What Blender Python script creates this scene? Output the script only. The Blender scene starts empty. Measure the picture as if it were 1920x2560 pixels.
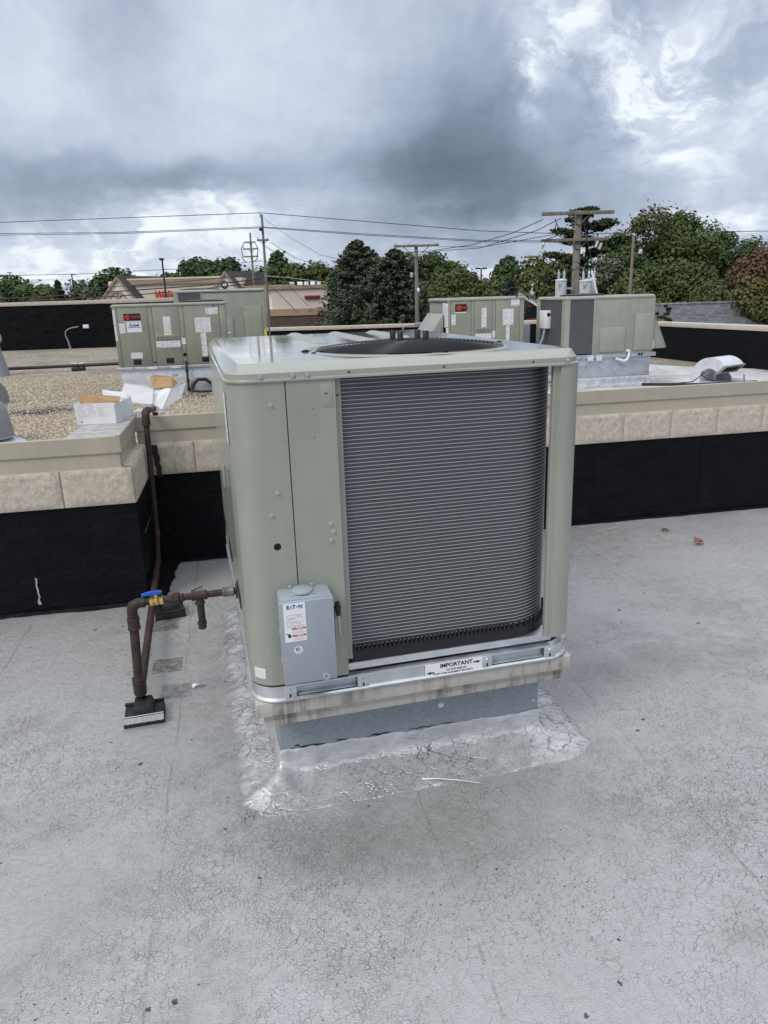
import bpy, bmesh, math, random
import numpy as np
from mathutils import Vector, Matrix
random.seed(7)
rng = np.random.default_rng(7)
sc = bpy.context.scene
COL = sc.collection

# ------------------------------------------------------------------ camera
CAM = Vector((0.0363, -2.3370, 1.8002))
CR = Vector((0.97990975, -0.19724835, -0.02949515))
CU = Vector((0.08354531, 0.27167907, 0.95875475))
CF = Vector((0.18109957, 0.94195731, -0.28270015))
FPX = 1829.82
cd = bpy.data.cameras.new('camera')
cam = bpy.data.objects.new('camera', cd); COL.objects.link(cam)
cam.matrix_world = Matrix(((CR.x, CU.x, -CF.x, CAM.x), (CR.y, CU.y, -CF.y, CAM.y), (CR.z, CU.z, -CF.z, CAM.z), (0, 0, 0, 1)))
cd.sensor_fit = 'VERTICAL'; cd.sensor_height = 24.0; cd.lens = 24.0 * FPX / 2560.0
cd.clip_start = 0.05; cd.clip_end = 6000
sc.camera = cam


def ray(u, v):
    return CF + CR * ((u - 960) / FPX) - CU * ((v - 1280) / FPX)


def far(u, v, D):
    """world point seen in direction (u, v) at distance D along the view axis"""
    return CAM + ray(u, v) * D


def azel(u, v):
    d = ray(u, v).normalized()
    return math.atan2(d.x, d.y), math.asin(d.z)


# ------------------------------------------------------------------ node helper
class N:
    def __init__(s, tree):
        s.t = tree; s.n = tree.nodes; s.l = tree.links

    def add(s, typ, **kw):
        nd = s.n.new(typ)
        for k, v in kw.items(): setattr(nd, k, v)
        return nd

    def set(s, sock, val):
        if isinstance(val, bpy.types.NodeSocket): s.l.new(val, sock)
        elif val is not None: sock.default_value = val

    def math(s, op, a, b=None, c=None, clamp=False):
        nd = s.add('ShaderNodeMath', operation=op, use_clamp=clamp)
        s.set(nd.inputs[0], a); s.set(nd.inputs[1], b)
        if c is not None: s.set(nd.inputs[2], c)
        return nd.outputs[0]

    def vmath(s, op, a, b=None, sc_=None):
        nd = s.add('ShaderNodeVectorMath', operation=op)
        s.set(nd.inputs[0], a)
        if b is not None: s.set(nd.inputs[1], b)
        if sc_ is not None: s.set(nd.inputs[3], sc_)
        return nd.outputs['Value'] if op in ('DOT_PRODUCT', 'LENGTH', 'DISTANCE') else nd.outputs[0]

    def noise(s, vec, scale, detail=4, rough=.55, dist=0.0, col=False):
        nd = s.add('ShaderNodeTexNoise')
        if vec is not None: s.l.new(vec, nd.inputs['Vector'])
        nd.inputs['Scale'].default_value = scale; nd.inputs['Detail'].default_value = detail
        nd.inputs['Roughness'].default_value = rough; nd.inputs['Distortion'].default_value = dist
        return nd.outputs['Color'] if col else nd.outputs[0]

    def vor(s, vec, scale, feature='F1', out='Distance', rnd=1.0):
        nd = s.add('ShaderNodeTexVoronoi', feature=feature)
        if vec is not None: s.l.new(vec, nd.inputs['Vector'])
        nd.inputs['Scale'].default_value = scale; nd.inputs['Randomness'].default_value = rnd
        return nd.outputs[out]

    def rng(s, v, a, b, c=0.0, d=1.0, smooth=True):
        nd = s.add('ShaderNodeMapRange', interpolation_type='SMOOTHSTEP' if smooth else 'LINEAR')
        s.set(nd.inputs[0], v)
        for i, x in enumerate((a, b, c, d)): s.set(nd.inputs[1 + i], x)
        return nd.outputs[0]

    def mix(s, f, a, b, mode='MIX'):
        nd = s.add('ShaderNodeMix', data_type='RGBA', blend_type=mode)
        s.set(nd.inputs[0], f)
        s.set(nd.inputs[6], a if not isinstance(a, tuple) else (*a, 1)[:4]); s.set(nd.inputs[7], b if not isinstance(b, tuple) else (*b, 1)[:4])
        return nd.outputs[2]

    def ramp(s, f, stops):
        nd = s.add('ShaderNodeValToRGB'); s.set(nd.inputs[0], f)
        e = nd.color_ramp.elements
        while len(e) < len(stops): e.new(.5)
        for x, (p, c) in zip(e, stops): x.position = p; x.color = (*c, 1)
        return nd.outputs[0]

    def sep(s, v):
        nd = s.add('ShaderNodeSeparateXYZ'); s.l.new(v, nd.inputs[0]); return nd.outputs

    def comb(s, x, y, z):
        nd = s.add('ShaderNodeCombineXYZ')
        for i, q in enumerate((x, y, z)): s.set(nd.inputs[i], q)
        return nd.outputs[0]

    def bump(s, h, strength=.5, dist=.01, nrm=None):
        nd = s.add('ShaderNodeBump'); s.set(nd.inputs['Height'], h)
        nd.inputs['Strength'].default_value = strength; nd.inputs['Distance'].default_value = dist
        if nrm is not None: s.l.new(nrm, nd.inputs['Normal'])
        return nd.outputs[0]


# ------------------------------------------------------------------ world: overcast sky
SUN_EL, SUN_AZ = math.radians(46), math.radians(-128)      # azimuth from +Y towards +X
w = bpy.data.worlds.new('World'); sc.world = w; w.use_nodes = True
k = N(w.node_tree); k.n.clear()
tc = k.add('ShaderNodeTexCoord').outputs['Generated']
dx, dy, dz = k.sep(tc)
az = k.math('ARCTAN2', dx, dy); el = k.math('ARCSINE', dz)
v0 = k.comb(az, el, 0.0)
inv = k.math('DIVIDE', 1.0, k.math('ADD', k.math('MAXIMUM', dz, 0.0), .16))
pl = k.comb(k.math('MULTIPLY', dx, inv), k.math('MULTIPLY', dy, inv), 0.0)
n1 = k.noise(pl, 1.1, 6, .55, .3, col=True)
n2 = k.noise(v0, 8.0, 4, .5, .0, col=True)
warp = k.vmath('ADD', k.vmath('SCALE', k.vmath('SUBTRACT', n1, (.5, .5, .5)), sc_=.10), k.vmath('SCALE', k.vmath('SUBTRACT', n2, (.5, .5, .5)), sc_=.12))
vw = k.vmath('ADD', v0, warp)
BL = [(60, 200, 260, 200, .16), (345, 80, 70, 110, -.20), (250, 175, 60, 70, -.12), (700, 90, 300, 180, .17), (560, 340, 240, 110, .02),
      (130, 430, 260, 60, -.20), (440, 475, 200, 42, -.22), (-60, 450, 150, 50, -.12), (1120, 405, 150, 85, -.40), (990, 440, 150, 60, -.18),
      (1335, 470, 110, 50, -.28), (1260, 270, 170, 130, -.16), (1090, 180, 150, 120, -.09), (1545, 130, 70, 190, -.20), (1395, 105, 75, 45, .40),
      (1318, 185, 34, 60, .34), (1655, 75, 90, 60, .36), (1790, 160, 150, 120, .28), (1610, 265, 70, 60, .30), (1800, 330, 100, 60, .12),
      (1685, 425, 60, 30, .22), (1570, 160, 30, 70, .12), (1900, 55, 60, 50, -.08), (300, 605, 120, 42, .44), (60, 655, 160, 36, .30), (540, 555, 60, 36, .30),
      (170, 705, 300, 22, .28), (760, 560, 120, 50, .10), (920, 560, 90, 40, -.06), (1250, 640, 150, 20, .42), (820, 510, 260, 50, -.03),
      (1870, 525, 60, 22, .34), (1060, 560, 150, 40, -.02), (1700, 540, 60, 20, .18), (640, 610, 90, 34, .26)]
acc = k.math('ADD', .570, k.math('MULTIPLY', k.math('SUBTRACT', k.noise(pl, 1.6, 7, .55, .1), .5), .16))
fluff = k.noise(k.vmath('MULTIPLY', vw, (1.0, 1.6, 1)), 9.0, 8, .60, .08)
acc = k.math('ADD', acc, k.math('MULTIPLY', k.math('SUBTRACT', fluff, .5), .15))
acc = k.math('ADD', acc, k.math('MULTIPLY', k.math('SUBTRACT', k.noise(vw, 34.0, 5, .6, .0), .5), .13))
fl2 = k.noise(k.vmath('ADD', k.vmath('MULTIPLY', vw, (1.0, 1.35, 1)), (3.0, 1.0, 0)), 15.0, 8, .62, .0)
gain = k.math('MULTIPLY', k.rng(fluff, .36, .62, .55, 1.3), k.rng(fl2, .40, .60, .35, 1.3))
for (u, v, su, sv, a) in BL:
    A, E_ = azel(u, v)
    d = k.vmath('MULTIPLY', k.vmath('SUBTRACT', vw, (A, E_, 0)), (FPX / su / 1.3, FPX / sv / 1.3, 0))
    g = k.math('POWER', 2.718, k.math('MULTIPLY', k.vmath('DOT_PRODUCT', d, d), -1.0))
    acc = k.math('MULTIPLY_ADD', k.math('MULTIPLY', g, gain) if a > .2 else g, a * (.86 if a < 0 else 1), acc)
cloud = k.ramp(acc, [(0.0, (.095, .130, .175)), (.25, (.165, .212, .280)), (.5, (.325, .375, .480)), (.72, (.500, .558, .665)), (1.0, (.76, .81, .845))])
lift = k.rng(el, math.radians(20), math.radians(75), 1.0, 2.4)          # an overcast sky is brighter overhead
over = k.mix(k.rng(el, math.radians(18), math.radians(50), 0, .8), cloud, (.50, .51, .53))
cl = k.vmath('SCALE', over, sc_=lift)
sky = k.add('ShaderNodeTexSky', sky_type='NISHITA', sun_disc=False)
sky.sun_elevation = SUN_EL; sky.sun_rotation = SUN_AZ
skyc = k.vmath('SCALE', sky.outputs[0], sc_=.08)
mixc = k.mix(.94, skyc, cl)
bg = k.add('ShaderNodeBackground'); k.l.new(mixc, bg.inputs[0]); bg.inputs[1].default_value = 1.0
k.l.new(bg.outputs[0], k.add('ShaderNodeOutputWorld').inputs[0])

sd = bpy.data.lights.new('sun', 'SUN'); sd.energy = 1.3; sd.angle = math.radians(24); sd.color = (1, .95, .87)
sun = bpy.data.objects.new('sun', sd); COL.objects.link(sun)
sdir = Vector((math.sin(SUN_AZ) * math.cos(SUN_EL), math.cos(SUN_AZ) * math.cos(SUN_EL), math.sin(SUN_EL)))
sun.rotation_euler = (-sdir).to_track_quat('-Z', 'Y').to_euler()
sc.view_settings.view_transform = 'Standard'; sc.view_settings.look = 'None'
sc.view_settings.exposure = 0.32; sc.view_settings.gamma = 1.0; sc.view_settings.use_curve_mapping = False


# ------------------------------------------------------------------ mesh helper
class MB:
    def __init__(s): s.v = []; s.f = []

    def face(s, *pts):
        b = len(s.v); s.v += [tuple(p) for p in pts]; s.f.append(tuple(range(b, b + len(pts)))); return s

    def box(s, x0, y0, z0, x1, y1, z1, M=None):
        b = len(s.v)
        c = [(x0, y0, z0), (x1, y0, z0), (x1, y1, z0), (x0, y1, z0), (x0, y0, z1), (x1, y0, z1), (x1, y1, z1), (x0, y1, z1)]
        if M is not None: c = [tuple(M @ Vector(q)) for q in c]
        s.v += c
        s.f += [tuple(b + i for i in q) for q in ((0, 3, 2, 1), (4, 5, 6, 7), (0, 1, 5, 4), (1, 2, 6, 5), (2, 3, 7, 6), (3, 0, 4, 7))]
        return s

    def rings(s, R, closed=True, cap0=False, cap1=False):
        b = len(s.v); n = len(R[0])
        for r in R: s.v += [tuple(q) for q in r]
        m = n if closed else n - 1
        for i in range(len(R) - 1):
            for j in range(m):
                a = b + i * n + j; c = b + i * n + (j + 1) % n
                s.f.append((a, c, c + n, a + n))
        if cap0: s.f.append(tuple(b + j for j in reversed(range(n))))
        if cap1: s.f.append(tuple(b + (len(R) - 1) * n + j for j in range(n)))
        return s

    def cyl(s, p0, p1, r0, r1=None, n=12, caps=True):
        return s.tube([p0, p1], [r0, r0 if r1 is None else r1], n, caps)

    def tube(s, pts, r, n=10, caps=True):
        pts = [Vector(q) for q in pts]; rs = r if isinstance(r, (list, tuple)) else [r] * len(pts)
        R = []; ref = None
        for i, q in enumerate(pts):
            a = pts[max(0, i - 1)]; c = pts[min(len(pts) - 1, i + 1)]
            t = (c - a).normalized()
            if i > 0 and i < len(pts) - 1:
                t = ((pts[i] - pts[i - 1]).normalized() + (pts[i + 1] - pts[i]).normalized()).normalized()
            if ref is None: ref = t.orthogonal().normalized()
            ref = (ref - t * ref.dot(t)).normalized(); bn = t.cross(ref)
            R.append([q + (ref * math.cos(2 * math.pi * j / n) + bn * math.sin(2 * math.pi * j / n)) * rs[i] for j in range(n)])
        return s.rings(R, True, caps, caps)

    def lathe(s, prof, o=(0, 0, 0), ax=(0, 0, 1), n=24, caps=True):
        o = Vector(o); ax = Vector(ax).normalized(); e1 = ax.orthogonal().normalized(); e2 = ax.cross(e1)
        R = [[o + ax * z + (e1 * math.cos(2 * math.pi * j / n) + e2 * math.sin(2 * math.pi * j / n)) * max(r, 1e-4) for j in range(n)] for r, z in prof]
        return s.rings(R, True, caps, caps)

    def sweep(s, path, prof, closed=False):
        """path: list of (x, y, nx, ny) with outward normals; prof: list of (offset, z)"""
        R = [[(x + nx * o, y + ny * o, z) for (x, y, nx, ny) in path] for o, z in prof]
        return s.rings(R, closed)

    def prism(s, poly, axis, a, b):
        """extrude a 2-D polygon along axis 'x', 'y' or 'z' from a to b"""
        def P(q, t): return {'x': (t, q[0], q[1]), 'y': (q[0], t, q[1]), 'z': (q[0], q[1], t)}[axis]
        return s.rings([[P(q, a) for q in poly], [P(q, b) for q in poly]], True, True, True)

    def grid(s, nx, ny, fn):
        b = len(s.v)
        for j in range(ny + 1):
            for i in range(nx + 1): s.v.append(tuple(fn(i / nx, j / ny)))
        for j in range(ny):
            for i in range(nx):
                a = b + j * (nx + 1) + i; s.f.append((a, a + 1, a + nx + 2, a + nx + 1))
        return s


def mesh(name, mb, mt, smooth=40, bevel=0.0, fix=True):
    me = bpy.data.meshes.new(name); me.from_pydata(mb.v, [], mb.f)
    if fix:
        bm = bmesh.new(); bm.from_mesh(me)
        bmesh.ops.remove_doubles(bm, verts=bm.verts, dist=1e-5)
        if len(bm.faces) < 60000: bmesh.ops.recalc_face_normals(bm, faces=bm.faces)
        if bevel > 0:
            ed = [e for e in bm.edges if len(e.link_faces) == 2 and e.calc_face_angle(0) > .6]
            bmesh.ops.bevel(bm, geom=ed, offset=bevel, segments=2, profile=.5, affect='EDGES', clamp_overlap=True)
        if smooth:
            th = math.radians(smooth)
            for f in bm.faces: f.smooth = True
            for e in bm.edges: e.smooth = not (len(e.link_faces) == 2 and e.calc_face_angle(0) > th)
        bm.to_mesh(me); bm.free()
    uv = me.uv_layers.new(name='UVMap')
    n = len(me.loops)
    st = np.zeros(len(me.polygons), 'i'); me.polygons.foreach_get('loop_start', st)
    idx = np.arange(n) - np.repeat(st, np.diff(np.append(st, n)))
    c = np.array([[0, 0], [1, 0], [1, 1], [0, 1]], 'f')[idx % 4]
    uv.data.foreach_set('uv', c.ravel())
    if mt is not None: me.materials.append(mt)
    return me


def part(name, mb, mt, parent=None, smooth=40, bevel=0.0, label=None, fix=True, loc=None):
    me = mb if isinstance(mb, bpy.types.Mesh) else mesh(name, mb, mt, smooth, bevel, fix)
    o = bpy.data.objects.new(name, me); COL.objects.link(o)
    if parent is not None: o.parent = parent
    if loc is not None: o.location = loc
    if label: o['label'] = label
    return o


def tag(o, label=None, cat=None, group=None, kind=None):
    if label: o['label'] = label
    if cat: o['category'] = cat
    if group: o['group'] = group
    if kind: o['kind'] = kind
    return o


def thing(name, label, cat, loc=(0, 0, 0), rz=0.0, group=None):
    o = bpy.data.objects.new(name, None); COL.objects.link(o); o.empty_display_size = .1
    o.location = loc; o.rotation_euler = (0, 0, rz)
    return tag(o, label, cat, group)


def text(name, s, size, mt, parent, M, shear=0.0, ext=.0004, align='CENTER', bold=0.0, sx=1.0):
    cu = bpy.data.curves.new(name, 'FONT'); cu.body = s; cu.size = size; cu.shear = shear; cu.extrude = ext
    cu.align_x = align; cu.align_y = 'CENTER'; cu.offset = bold; cu.resolution_u = 3
    t = bpy.data.objects.new(name, cu); COL.objects.link(t)
    dg = bpy.context.evaluated_depsgraph_get()
    me = bpy.data.meshes.new_from_object(t.evaluated_get(dg))
    bpy.data.objects.remove(t); bpy.data.curves.remove(cu)
    me.transform(M @ Matrix.Diagonal((sx, 1, 1, 1))); me.materials.clear(); me.materials.append(mt); me.name = name
    return part(name, me, None, parent)


def front_M(x, y, z, tilt=0.0):
    """text lying in the plane y = const, facing -Y"""
    return Matrix.Translation((x, y, z)) @ Matrix.Rotation(math.pi / 2 + tilt, 4, 'X')


# ------------------------------------------------------------------ materials
MATS = {}


def mat(name, col=(.5, .5, .5), rough=.5, metal=0.0, var=0.0, vscale=6.0, bump=0.0, bscale=60.0, bdist=.003, spec=.5, build=None, coat=0.0):
    m = bpy.data.materials.new(name); m.use_nodes = True
    q = N(m.node_tree); b = q.n['Principled BSDF']
    b.inputs['Base Color'].default_value = (*col, 1); b.inputs['Roughness'].default_value = rough
    b.inputs['Metallic'].default_value = metal; b.inputs['Specular IOR Level'].default_value = spec
    b.inputs['Coat Weight'].default_value = coat
    oc = q.add('ShaderNodeTexCoord').outputs['Object']
    if var > 0:
        f = q.noise(oc, vscale, 5, .6)
        lo = tuple(c * (1 - var) for c in col); hi = tuple(min(1, c * (1 + var)) for c in col)
        q.l.new(q.mix(q.rng(f, .3, .7), lo, hi), b.inputs['Base Color'])
        q.l.new(q.rng(q.noise(oc, vscale * 2.3, 4), .3, .7, max(0, rough - .08), min(1, rough + .08)), b.inputs['Roughness'])
    if bump > 0: q.l.new(q.bump(q.noise(oc, bscale, 4), bump, bdist), b.inputs['Normal'])
    if build: build(q, b, oc)
    MATS[name] = m
    return m


def b_paint(dirt=.12, wet=False):
    def f(q, b, oc):
        base = b.inputs['Base Color'].default_value[:3]
        n = q.noise(oc, 3.2, 6, .62); n2 = q.noise(q.vmath('MULTIPLY', oc, (14, 14, 1.5)), 1.0, 5, .6)
        mu = q.math('MULTIPLY', q.rng(n, .3, .75, 1 - dirt, 1.03), q.rng(n2, .3, .7, 1 - dirt * .5, 1.02))
        q.l.new(q.vmath('SCALE', q.comb(*base), sc_=mu), b.inputs['Base Color'])
        q.l.new(q.bump(q.noise(oc, 700, 2), .03, .0005, q.bump(q.noise(oc, 4.5, 2), .11, .01)), b.inputs['Normal'])
    return f


SAGE = (.330, .352, .298)
M_sage = mat('sage_paint', SAGE, .33, build=b_paint(.10))
M_sage_d = mat('sage_paint_weathered', (.31, .32, .255), .45, build=b_paint(.16))
M_sage_b = mat('sage_paint_faded', (.33, .35, .285), .45, build=b_paint(.14))


def b_wet(q, b, oc):
    x, y, z = q.sep(oc)
    n = q.noise(q.vmath('MULTIPLY', oc, (5.0, 2.2, 1)), 1.0, 6, .62, .6)
    flat = q.rng(z, 1.600, 1.606)
    pud = q.math('MULTIPLY', q.rng(n, .47, .55), flat)
    dv = q.vor(oc, 150); drop = q.math('MULTIPLY', q.rng(dv, .16, .42, 1, 0), q.rng(q.noise(oc, 40, 3), .42, .6))
    drop2 = q.math('MULTIPLY', q.rng(q.vor(oc, 330), .15, .45, 1, 0), .6)
    dr = q.math('MULTIPLY', q.math('MAXIMUM', drop, drop2), q.math('SUBTRACT', flat, pud), clamp=True)
    film = q.rng(q.noise(oc, 9, 5), .35, .65, .06, .24)
    ro = q.mix(flat, (.34, .34, .34), q.comb(film, film, film))
    b.inputs['Specular IOR Level'].default_value = .6
    q.l.new(q.mix(pud, ro, (.04, .04, .04)), b.inputs['Roughness'])
    q.l.new(q.mix(pud, SAGE, tuple(c * .80 for c in SAGE)), b.inputs['Base Color'])
    q.l.new(q.bump(dr, .55, .0022, q.bump(q.noise(oc, 6, 2), .04, .01)), b.inputs['Normal'])
    b.inputs['Coat Weight'].default_value = .9; b.inputs['Coat Roughness'].default_value = .08


M_cap = mat('sage_paint_wet_with_rain', SAGE, .3, build=b_wet)


def b_galv(q, b, oc):
    c = q.vor(oc, 45, out='Color'); r, g, bb = q.sep(c)
    n = q.noise(oc, 7, 5, .65)
    t = q.math('ADD', q.math('MULTIPLY', r, .10), q.math('MULTIPLY', n, .90))
    base = b.inputs['Base Color'].default_value[:3]
    q.l.new(q.mix(q.rng(t, .25, .75), tuple(x * .80 for x in base), tuple(min(1, x * 1.14) for x in base)), b.inputs['Base Color'])
    q.l.new(q.rng(t, .2, .8, .24, .46), b.inputs['Roughness'])
    q.l.new(q.bump(q.noise(oc, 25, 3), .05, .003), b.inputs['Normal'])


M_galv = mat('galvanised_steel', (.66, .69, .71), .34, .85, build=b_galv)
M_galv_w = mat('galvanised_steel_weathered', (.50, .55, .60), .45, .55, build=b_galv)  # also stands for the half-shadow inside the fork pockets
M_galv_pale = mat('pale_galvanised_sheet', (.72, .76, .80), .42, .35, build=b_galv)
M_bolt = mat('zinc_bolt', (.60, .61, .60), .35, .8)
M_black = mat('black_plastic', (.012, .012, .014), .45)
M_hole = mat('dark_opening', (.004, .004, .004), .9)
M_rubber = mat('black_rubber', (.014, .015, .017), .62, var=.3, vscale=20, bump=.3, bscale=250)
M_white = mat('white_paint', (.78, .79, .78), .5, var=.05, vscale=15)
M_fin = mat('coil_fins', (.078, .082, .090), .42, .3, build=lambda q, b, oc: q.l.new(q.bump(q.math('ADD', q.noise(oc, 500, 2), q.noise(q.vmath('MULTIPLY', oc, (3, 3, 30)), 3, 3)), .35, .002), b.inputs['Normal']))
M_tube = mat('coil_tube_aluminium', (.66, .68, .69), .4, .35)
M_coil_old = mat('old_coil_fins', (.075, .078, .082), .6, .2, build=lambda q, b, oc: (q.l.new(q.mix(q.rng(q.math('SINE', q.math('MULTIPLY', q.sep(oc)[2], 2 * math.pi / .013)), .55, .95), q.mix(q.noise(oc, 9, 5), (.05, .052, .056), (.10, .103, .108)), (.17, .172, .175)), b.inputs['Base Color'])))
M_greybox = mat('grey_enamel', (.33, .37, .405), .38, build=b_paint(.05))
M_blue_plastic = mat('blue_plastic', (.01, .10, .50), .35)
M_brass = mat('brass', (.70, .47, .16), .28, .9, var=.2, vscale=40)


def b_rust(q, b, oc):
    n = q.noise(oc, 16, 7, .68); n2 = q.noise(oc, 70, 4, .6)
    c = q.ramp(n, [(.32, (.018, .014, .013)), (.50, (.036, .021, .017)), (.64, (.062, .030, .020)), (.80, (.115, .052, .030))])
    q.l.new(q.mix(q.rng(n2, .62, .75, 0, .5), c, (.030, .025, .024)), b.inputs['Base Color'])
    q.l.new(q.rng(n2, .3, .7, .5, .8), b.inputs['Roughness'])
    q.l.new(q.bump(n2, .35, .002), b.inputs['Normal'])


M_rust = mat('rusty_black_iron', (.07, .035, .025), .65, build=b_rust)
M_iron = mat('black_iron', (.03, .026, .025), .6, var=.3, vscale=30)


def b_roof(q, b, oc):
    """aluminium coated roll roofing: alligator cracks, stains, worn-through specks"""
    x, y, z = q.sep(oc)
    wv = q.vmath('SCALE', q.vmath('SUBTRACT', q.noise(oc, 14, 3, .6, col=True), (.5, .5, .5)), sc_=.05)
    wv2 = q.vmath('SCALE', q.vmath('SUBTRACT', q.noise(oc, 1.6, 3, .6, col=True), (.5, .5, .5)), sc_=.35)
    p = q.vmath('ADD', oc, wv)
    big = q.noise(q.vmath('ADD', oc, wv2), .55, 5, .62)
    mid = q.noise(oc, 2.1, 6, .66)
    fine = q.noise(oc, 42, 4, .65)
    e1 = q.vor(p, 42, 'DISTANCE_TO_EDGE'); e2 = q.vor(p, 86, 'DISTANCE_TO_EDGE'); e0 = q.vor(q.vmath('ADD', p, (5, 2, 0)), 25, 'DISTANCE_TO_EDGE')
    brk = q.noise(oc, 20, 4, .7); brk2 = q.noise(q.vmath('ADD', oc, (3, 8, 0)), 9, 4, .7)
    zone = q.math('MULTIPLY', q.rng(q.math('ADD', q.noise(oc, .9, 4, .6), q.math('MULTIPLY', mid, .35)), .53, .84, .08, .95), q.rng(brk, .38, .60, .08, 1.0))
    fz = q.math('MULTIPLY', q.rng(q.noise(q.vmath('ADD', oc, (7, 3, 0)), 1.2, 4, .6), .40, .60), q.rng(brk2, .40, .58))
    bz = q.math('MULTIPLY', q.rng(q.noise(q.vmath('ADD', oc, (1, 6, 0)), .75, 4, .6), .56, .68), q.rng(brk2, .30, .5, .2, 1))
    g1 = q.math('MULTIPLY', q.rng(e1, .0, .05, 1, 0), zone); g2 = q.math('MULTIPLY', q.rng(e2, .0, .08, 1, 0), q.math('MULTIPLY', fz, .6)); g0 = q.math('MULTIPLY', q.rng(e0, 0, .04, 1, 0), bz)
    crack = q.math('MAXIMUM', q.math('MAXIMUM', g1, g2), g0)
    lz = q.rng(q.noise(q.vmath('ADD', oc, (4, 4, 0)), .8, 4, .6), .44, .60, .10, .9)
    ridge = q.math('MULTIPLY', q.math('MULTIPLY', q.rng(e1, .02, .16, 1, 0), zone), lz)
    # colour
    base = q.ramp(big, [(.28, (.345, .347, .342)), (.45, (.43, .434, .432)), (.62, (.50, .506, .510)), (.75, (.56, .566, .574))])
    base = q.mix(q.rng(mid, .50, .74, 0, .50), base, (.30, .295, .275))
    drt = q.math('MULTIPLY', q.rng(q.noise(q.vmath('ADD', oc, (11, 5, 0)), .8, 6, .7), .54, .70), .55)
    base = q.mix(drt, base, (.255, .25, .225))
    base = q.mix(q.rng(fine, .32, .68, .0, .16), base, (.72, .73, .75))
    base = q.mix(q.rng(q.noise(oc, 190, 3, .75), .52, .70, 0, .50), base, (.19, .19, .19))
    base = q.mix(q.rng(q.noise(q.vmath('ADD', oc, (9, 9, 0)), 230, 3, .75), .56, .72, 0, .45), base, (.78, .79, .80))
    dark = q.math('MULTIPLY', q.math('MAXIMUM', q.rng(e1, .0, .030, 1, 0), q.math('MULTIPLY', bz, q.rng(e0, 0, .022, 1, 0))), q.math('MULTIPLY', q.math('MAXIMUM', zone, bz), q.rng(q.noise(oc, 1.5, 4, .7), .44, .66, .06, .80)))
    base = q.mix(dark, base, (.045, .045, .046))
    base = q.mix(q.math('MULTIPLY', q.rng(e2, .0, .045, 1, 0), q.math('MULTIPLY', fz, .55)), base, (.06, .06, .06))
    xs = q.math('ADD', x, q.math('MULTIPLY', q.noise(oc, 2.3, 3, .6), .05))
    sd_ = q.math('ABSOLUTE', q.math('SUBTRACT', q.math('FRACT', q.math('DIVIDE', q.math('ADD', xs, .79), .93)), .5))
    seam = q.math('MULTIPLY', q.rng(sd_, 0, .010, 1, 0), q.rng(q.noise(oc, 5, 4, .7), .38, .58, .15, 1))
    base = q.mix(q.math('MULTIPLY', seam, .42), base, (.15, .15, .15))
    step = q.rng(q.math('SUBTRACT', q.math('FRACT', q.math('DIVIDE', q.math('ADD', xs, .79), .93)), .5), -.012, .012)
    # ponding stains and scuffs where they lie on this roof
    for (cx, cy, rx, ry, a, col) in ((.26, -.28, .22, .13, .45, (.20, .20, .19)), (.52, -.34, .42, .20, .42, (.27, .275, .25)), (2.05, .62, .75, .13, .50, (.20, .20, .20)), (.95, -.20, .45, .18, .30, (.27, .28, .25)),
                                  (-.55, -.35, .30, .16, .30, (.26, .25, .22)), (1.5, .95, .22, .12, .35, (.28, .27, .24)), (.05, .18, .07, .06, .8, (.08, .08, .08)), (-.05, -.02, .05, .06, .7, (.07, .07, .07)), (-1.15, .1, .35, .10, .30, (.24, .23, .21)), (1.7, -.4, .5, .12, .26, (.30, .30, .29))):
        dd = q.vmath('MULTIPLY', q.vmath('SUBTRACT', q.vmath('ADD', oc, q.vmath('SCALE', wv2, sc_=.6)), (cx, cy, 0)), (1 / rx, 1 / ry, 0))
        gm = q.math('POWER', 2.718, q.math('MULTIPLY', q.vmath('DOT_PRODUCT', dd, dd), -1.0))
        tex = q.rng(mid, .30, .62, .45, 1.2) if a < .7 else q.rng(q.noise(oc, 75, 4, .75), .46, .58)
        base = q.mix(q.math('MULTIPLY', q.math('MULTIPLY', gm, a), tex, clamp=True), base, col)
    # worn-through specks
    sv = q.add('ShaderNodeTexVoronoi'); q.l.new(q.vmath('ADD', oc, q.vmath('SCALE', q.vmath('SUBTRACT', q.noise(oc, 90, 3, .6, col=True), (.5, .5, .5)), sc_=.022)), sv.inputs['Vector']); sv.inputs['Scale'].default_value = 15
    r, g, bb = q.sep(sv.outputs['Color'])
    sp = q.math('MULTIPLY', q.math('LESS_THAN', sv.outputs['Distance'], q.math('MULTIPLY', q.math('POWER', g, 2.4), .17)), q.math('GREATER_THAN', r, .58))
    clus = q.rng(q.noise(q.vmath('ADD', oc, (2, 9, 0)), 1.1, 4, .7), .44, .56)
    sp2 = q.math('MULTIPLY', q.rng(q.noise(oc, 65, 4, .75), .60, .65), clus)
    base = q.mix(q.math('MULTIPLY', q.math('MAXIMUM', sp, sp2), .85), base, (.04, .04, .042))
    # old clean rectangles where pipe blocks stood
    for (x0, y0, x1, y1, a, seed) in ((-.575, 1.665, -.41, 1.845, .75, 0), (-.522, 1.155, -.36, 1.322, .8, 3), (-.455, .885, -.30, 1.03, .6, 7), (-.70, 2.05, -.52, 2.86, 0, 0)):
        if a == 0: continue
        m = q.math('MULTIPLY', q.math('MULTIPLY', q.rng(x, x0, x0 + .012), q.rng(x, x1, x1 - .012)), q.math('MULTIPLY', q.rng(y, y0, y0 + .012), q.rng(y, y1, y1 - .012)))
        mot = q.ramp(q.noise(q.vmath('ADD', oc, (seed, 0, 0)), 30, 5, .7), [(.36, (.045, .045, .042)), (.5, (.20, .195, .175)), (.62, (.36, .36, .35))])
        base = q.mix(q.math('MULTIPLY', m, a), base, mot)
    q.l.new(base, b.inputs['Base Color'])
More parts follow.
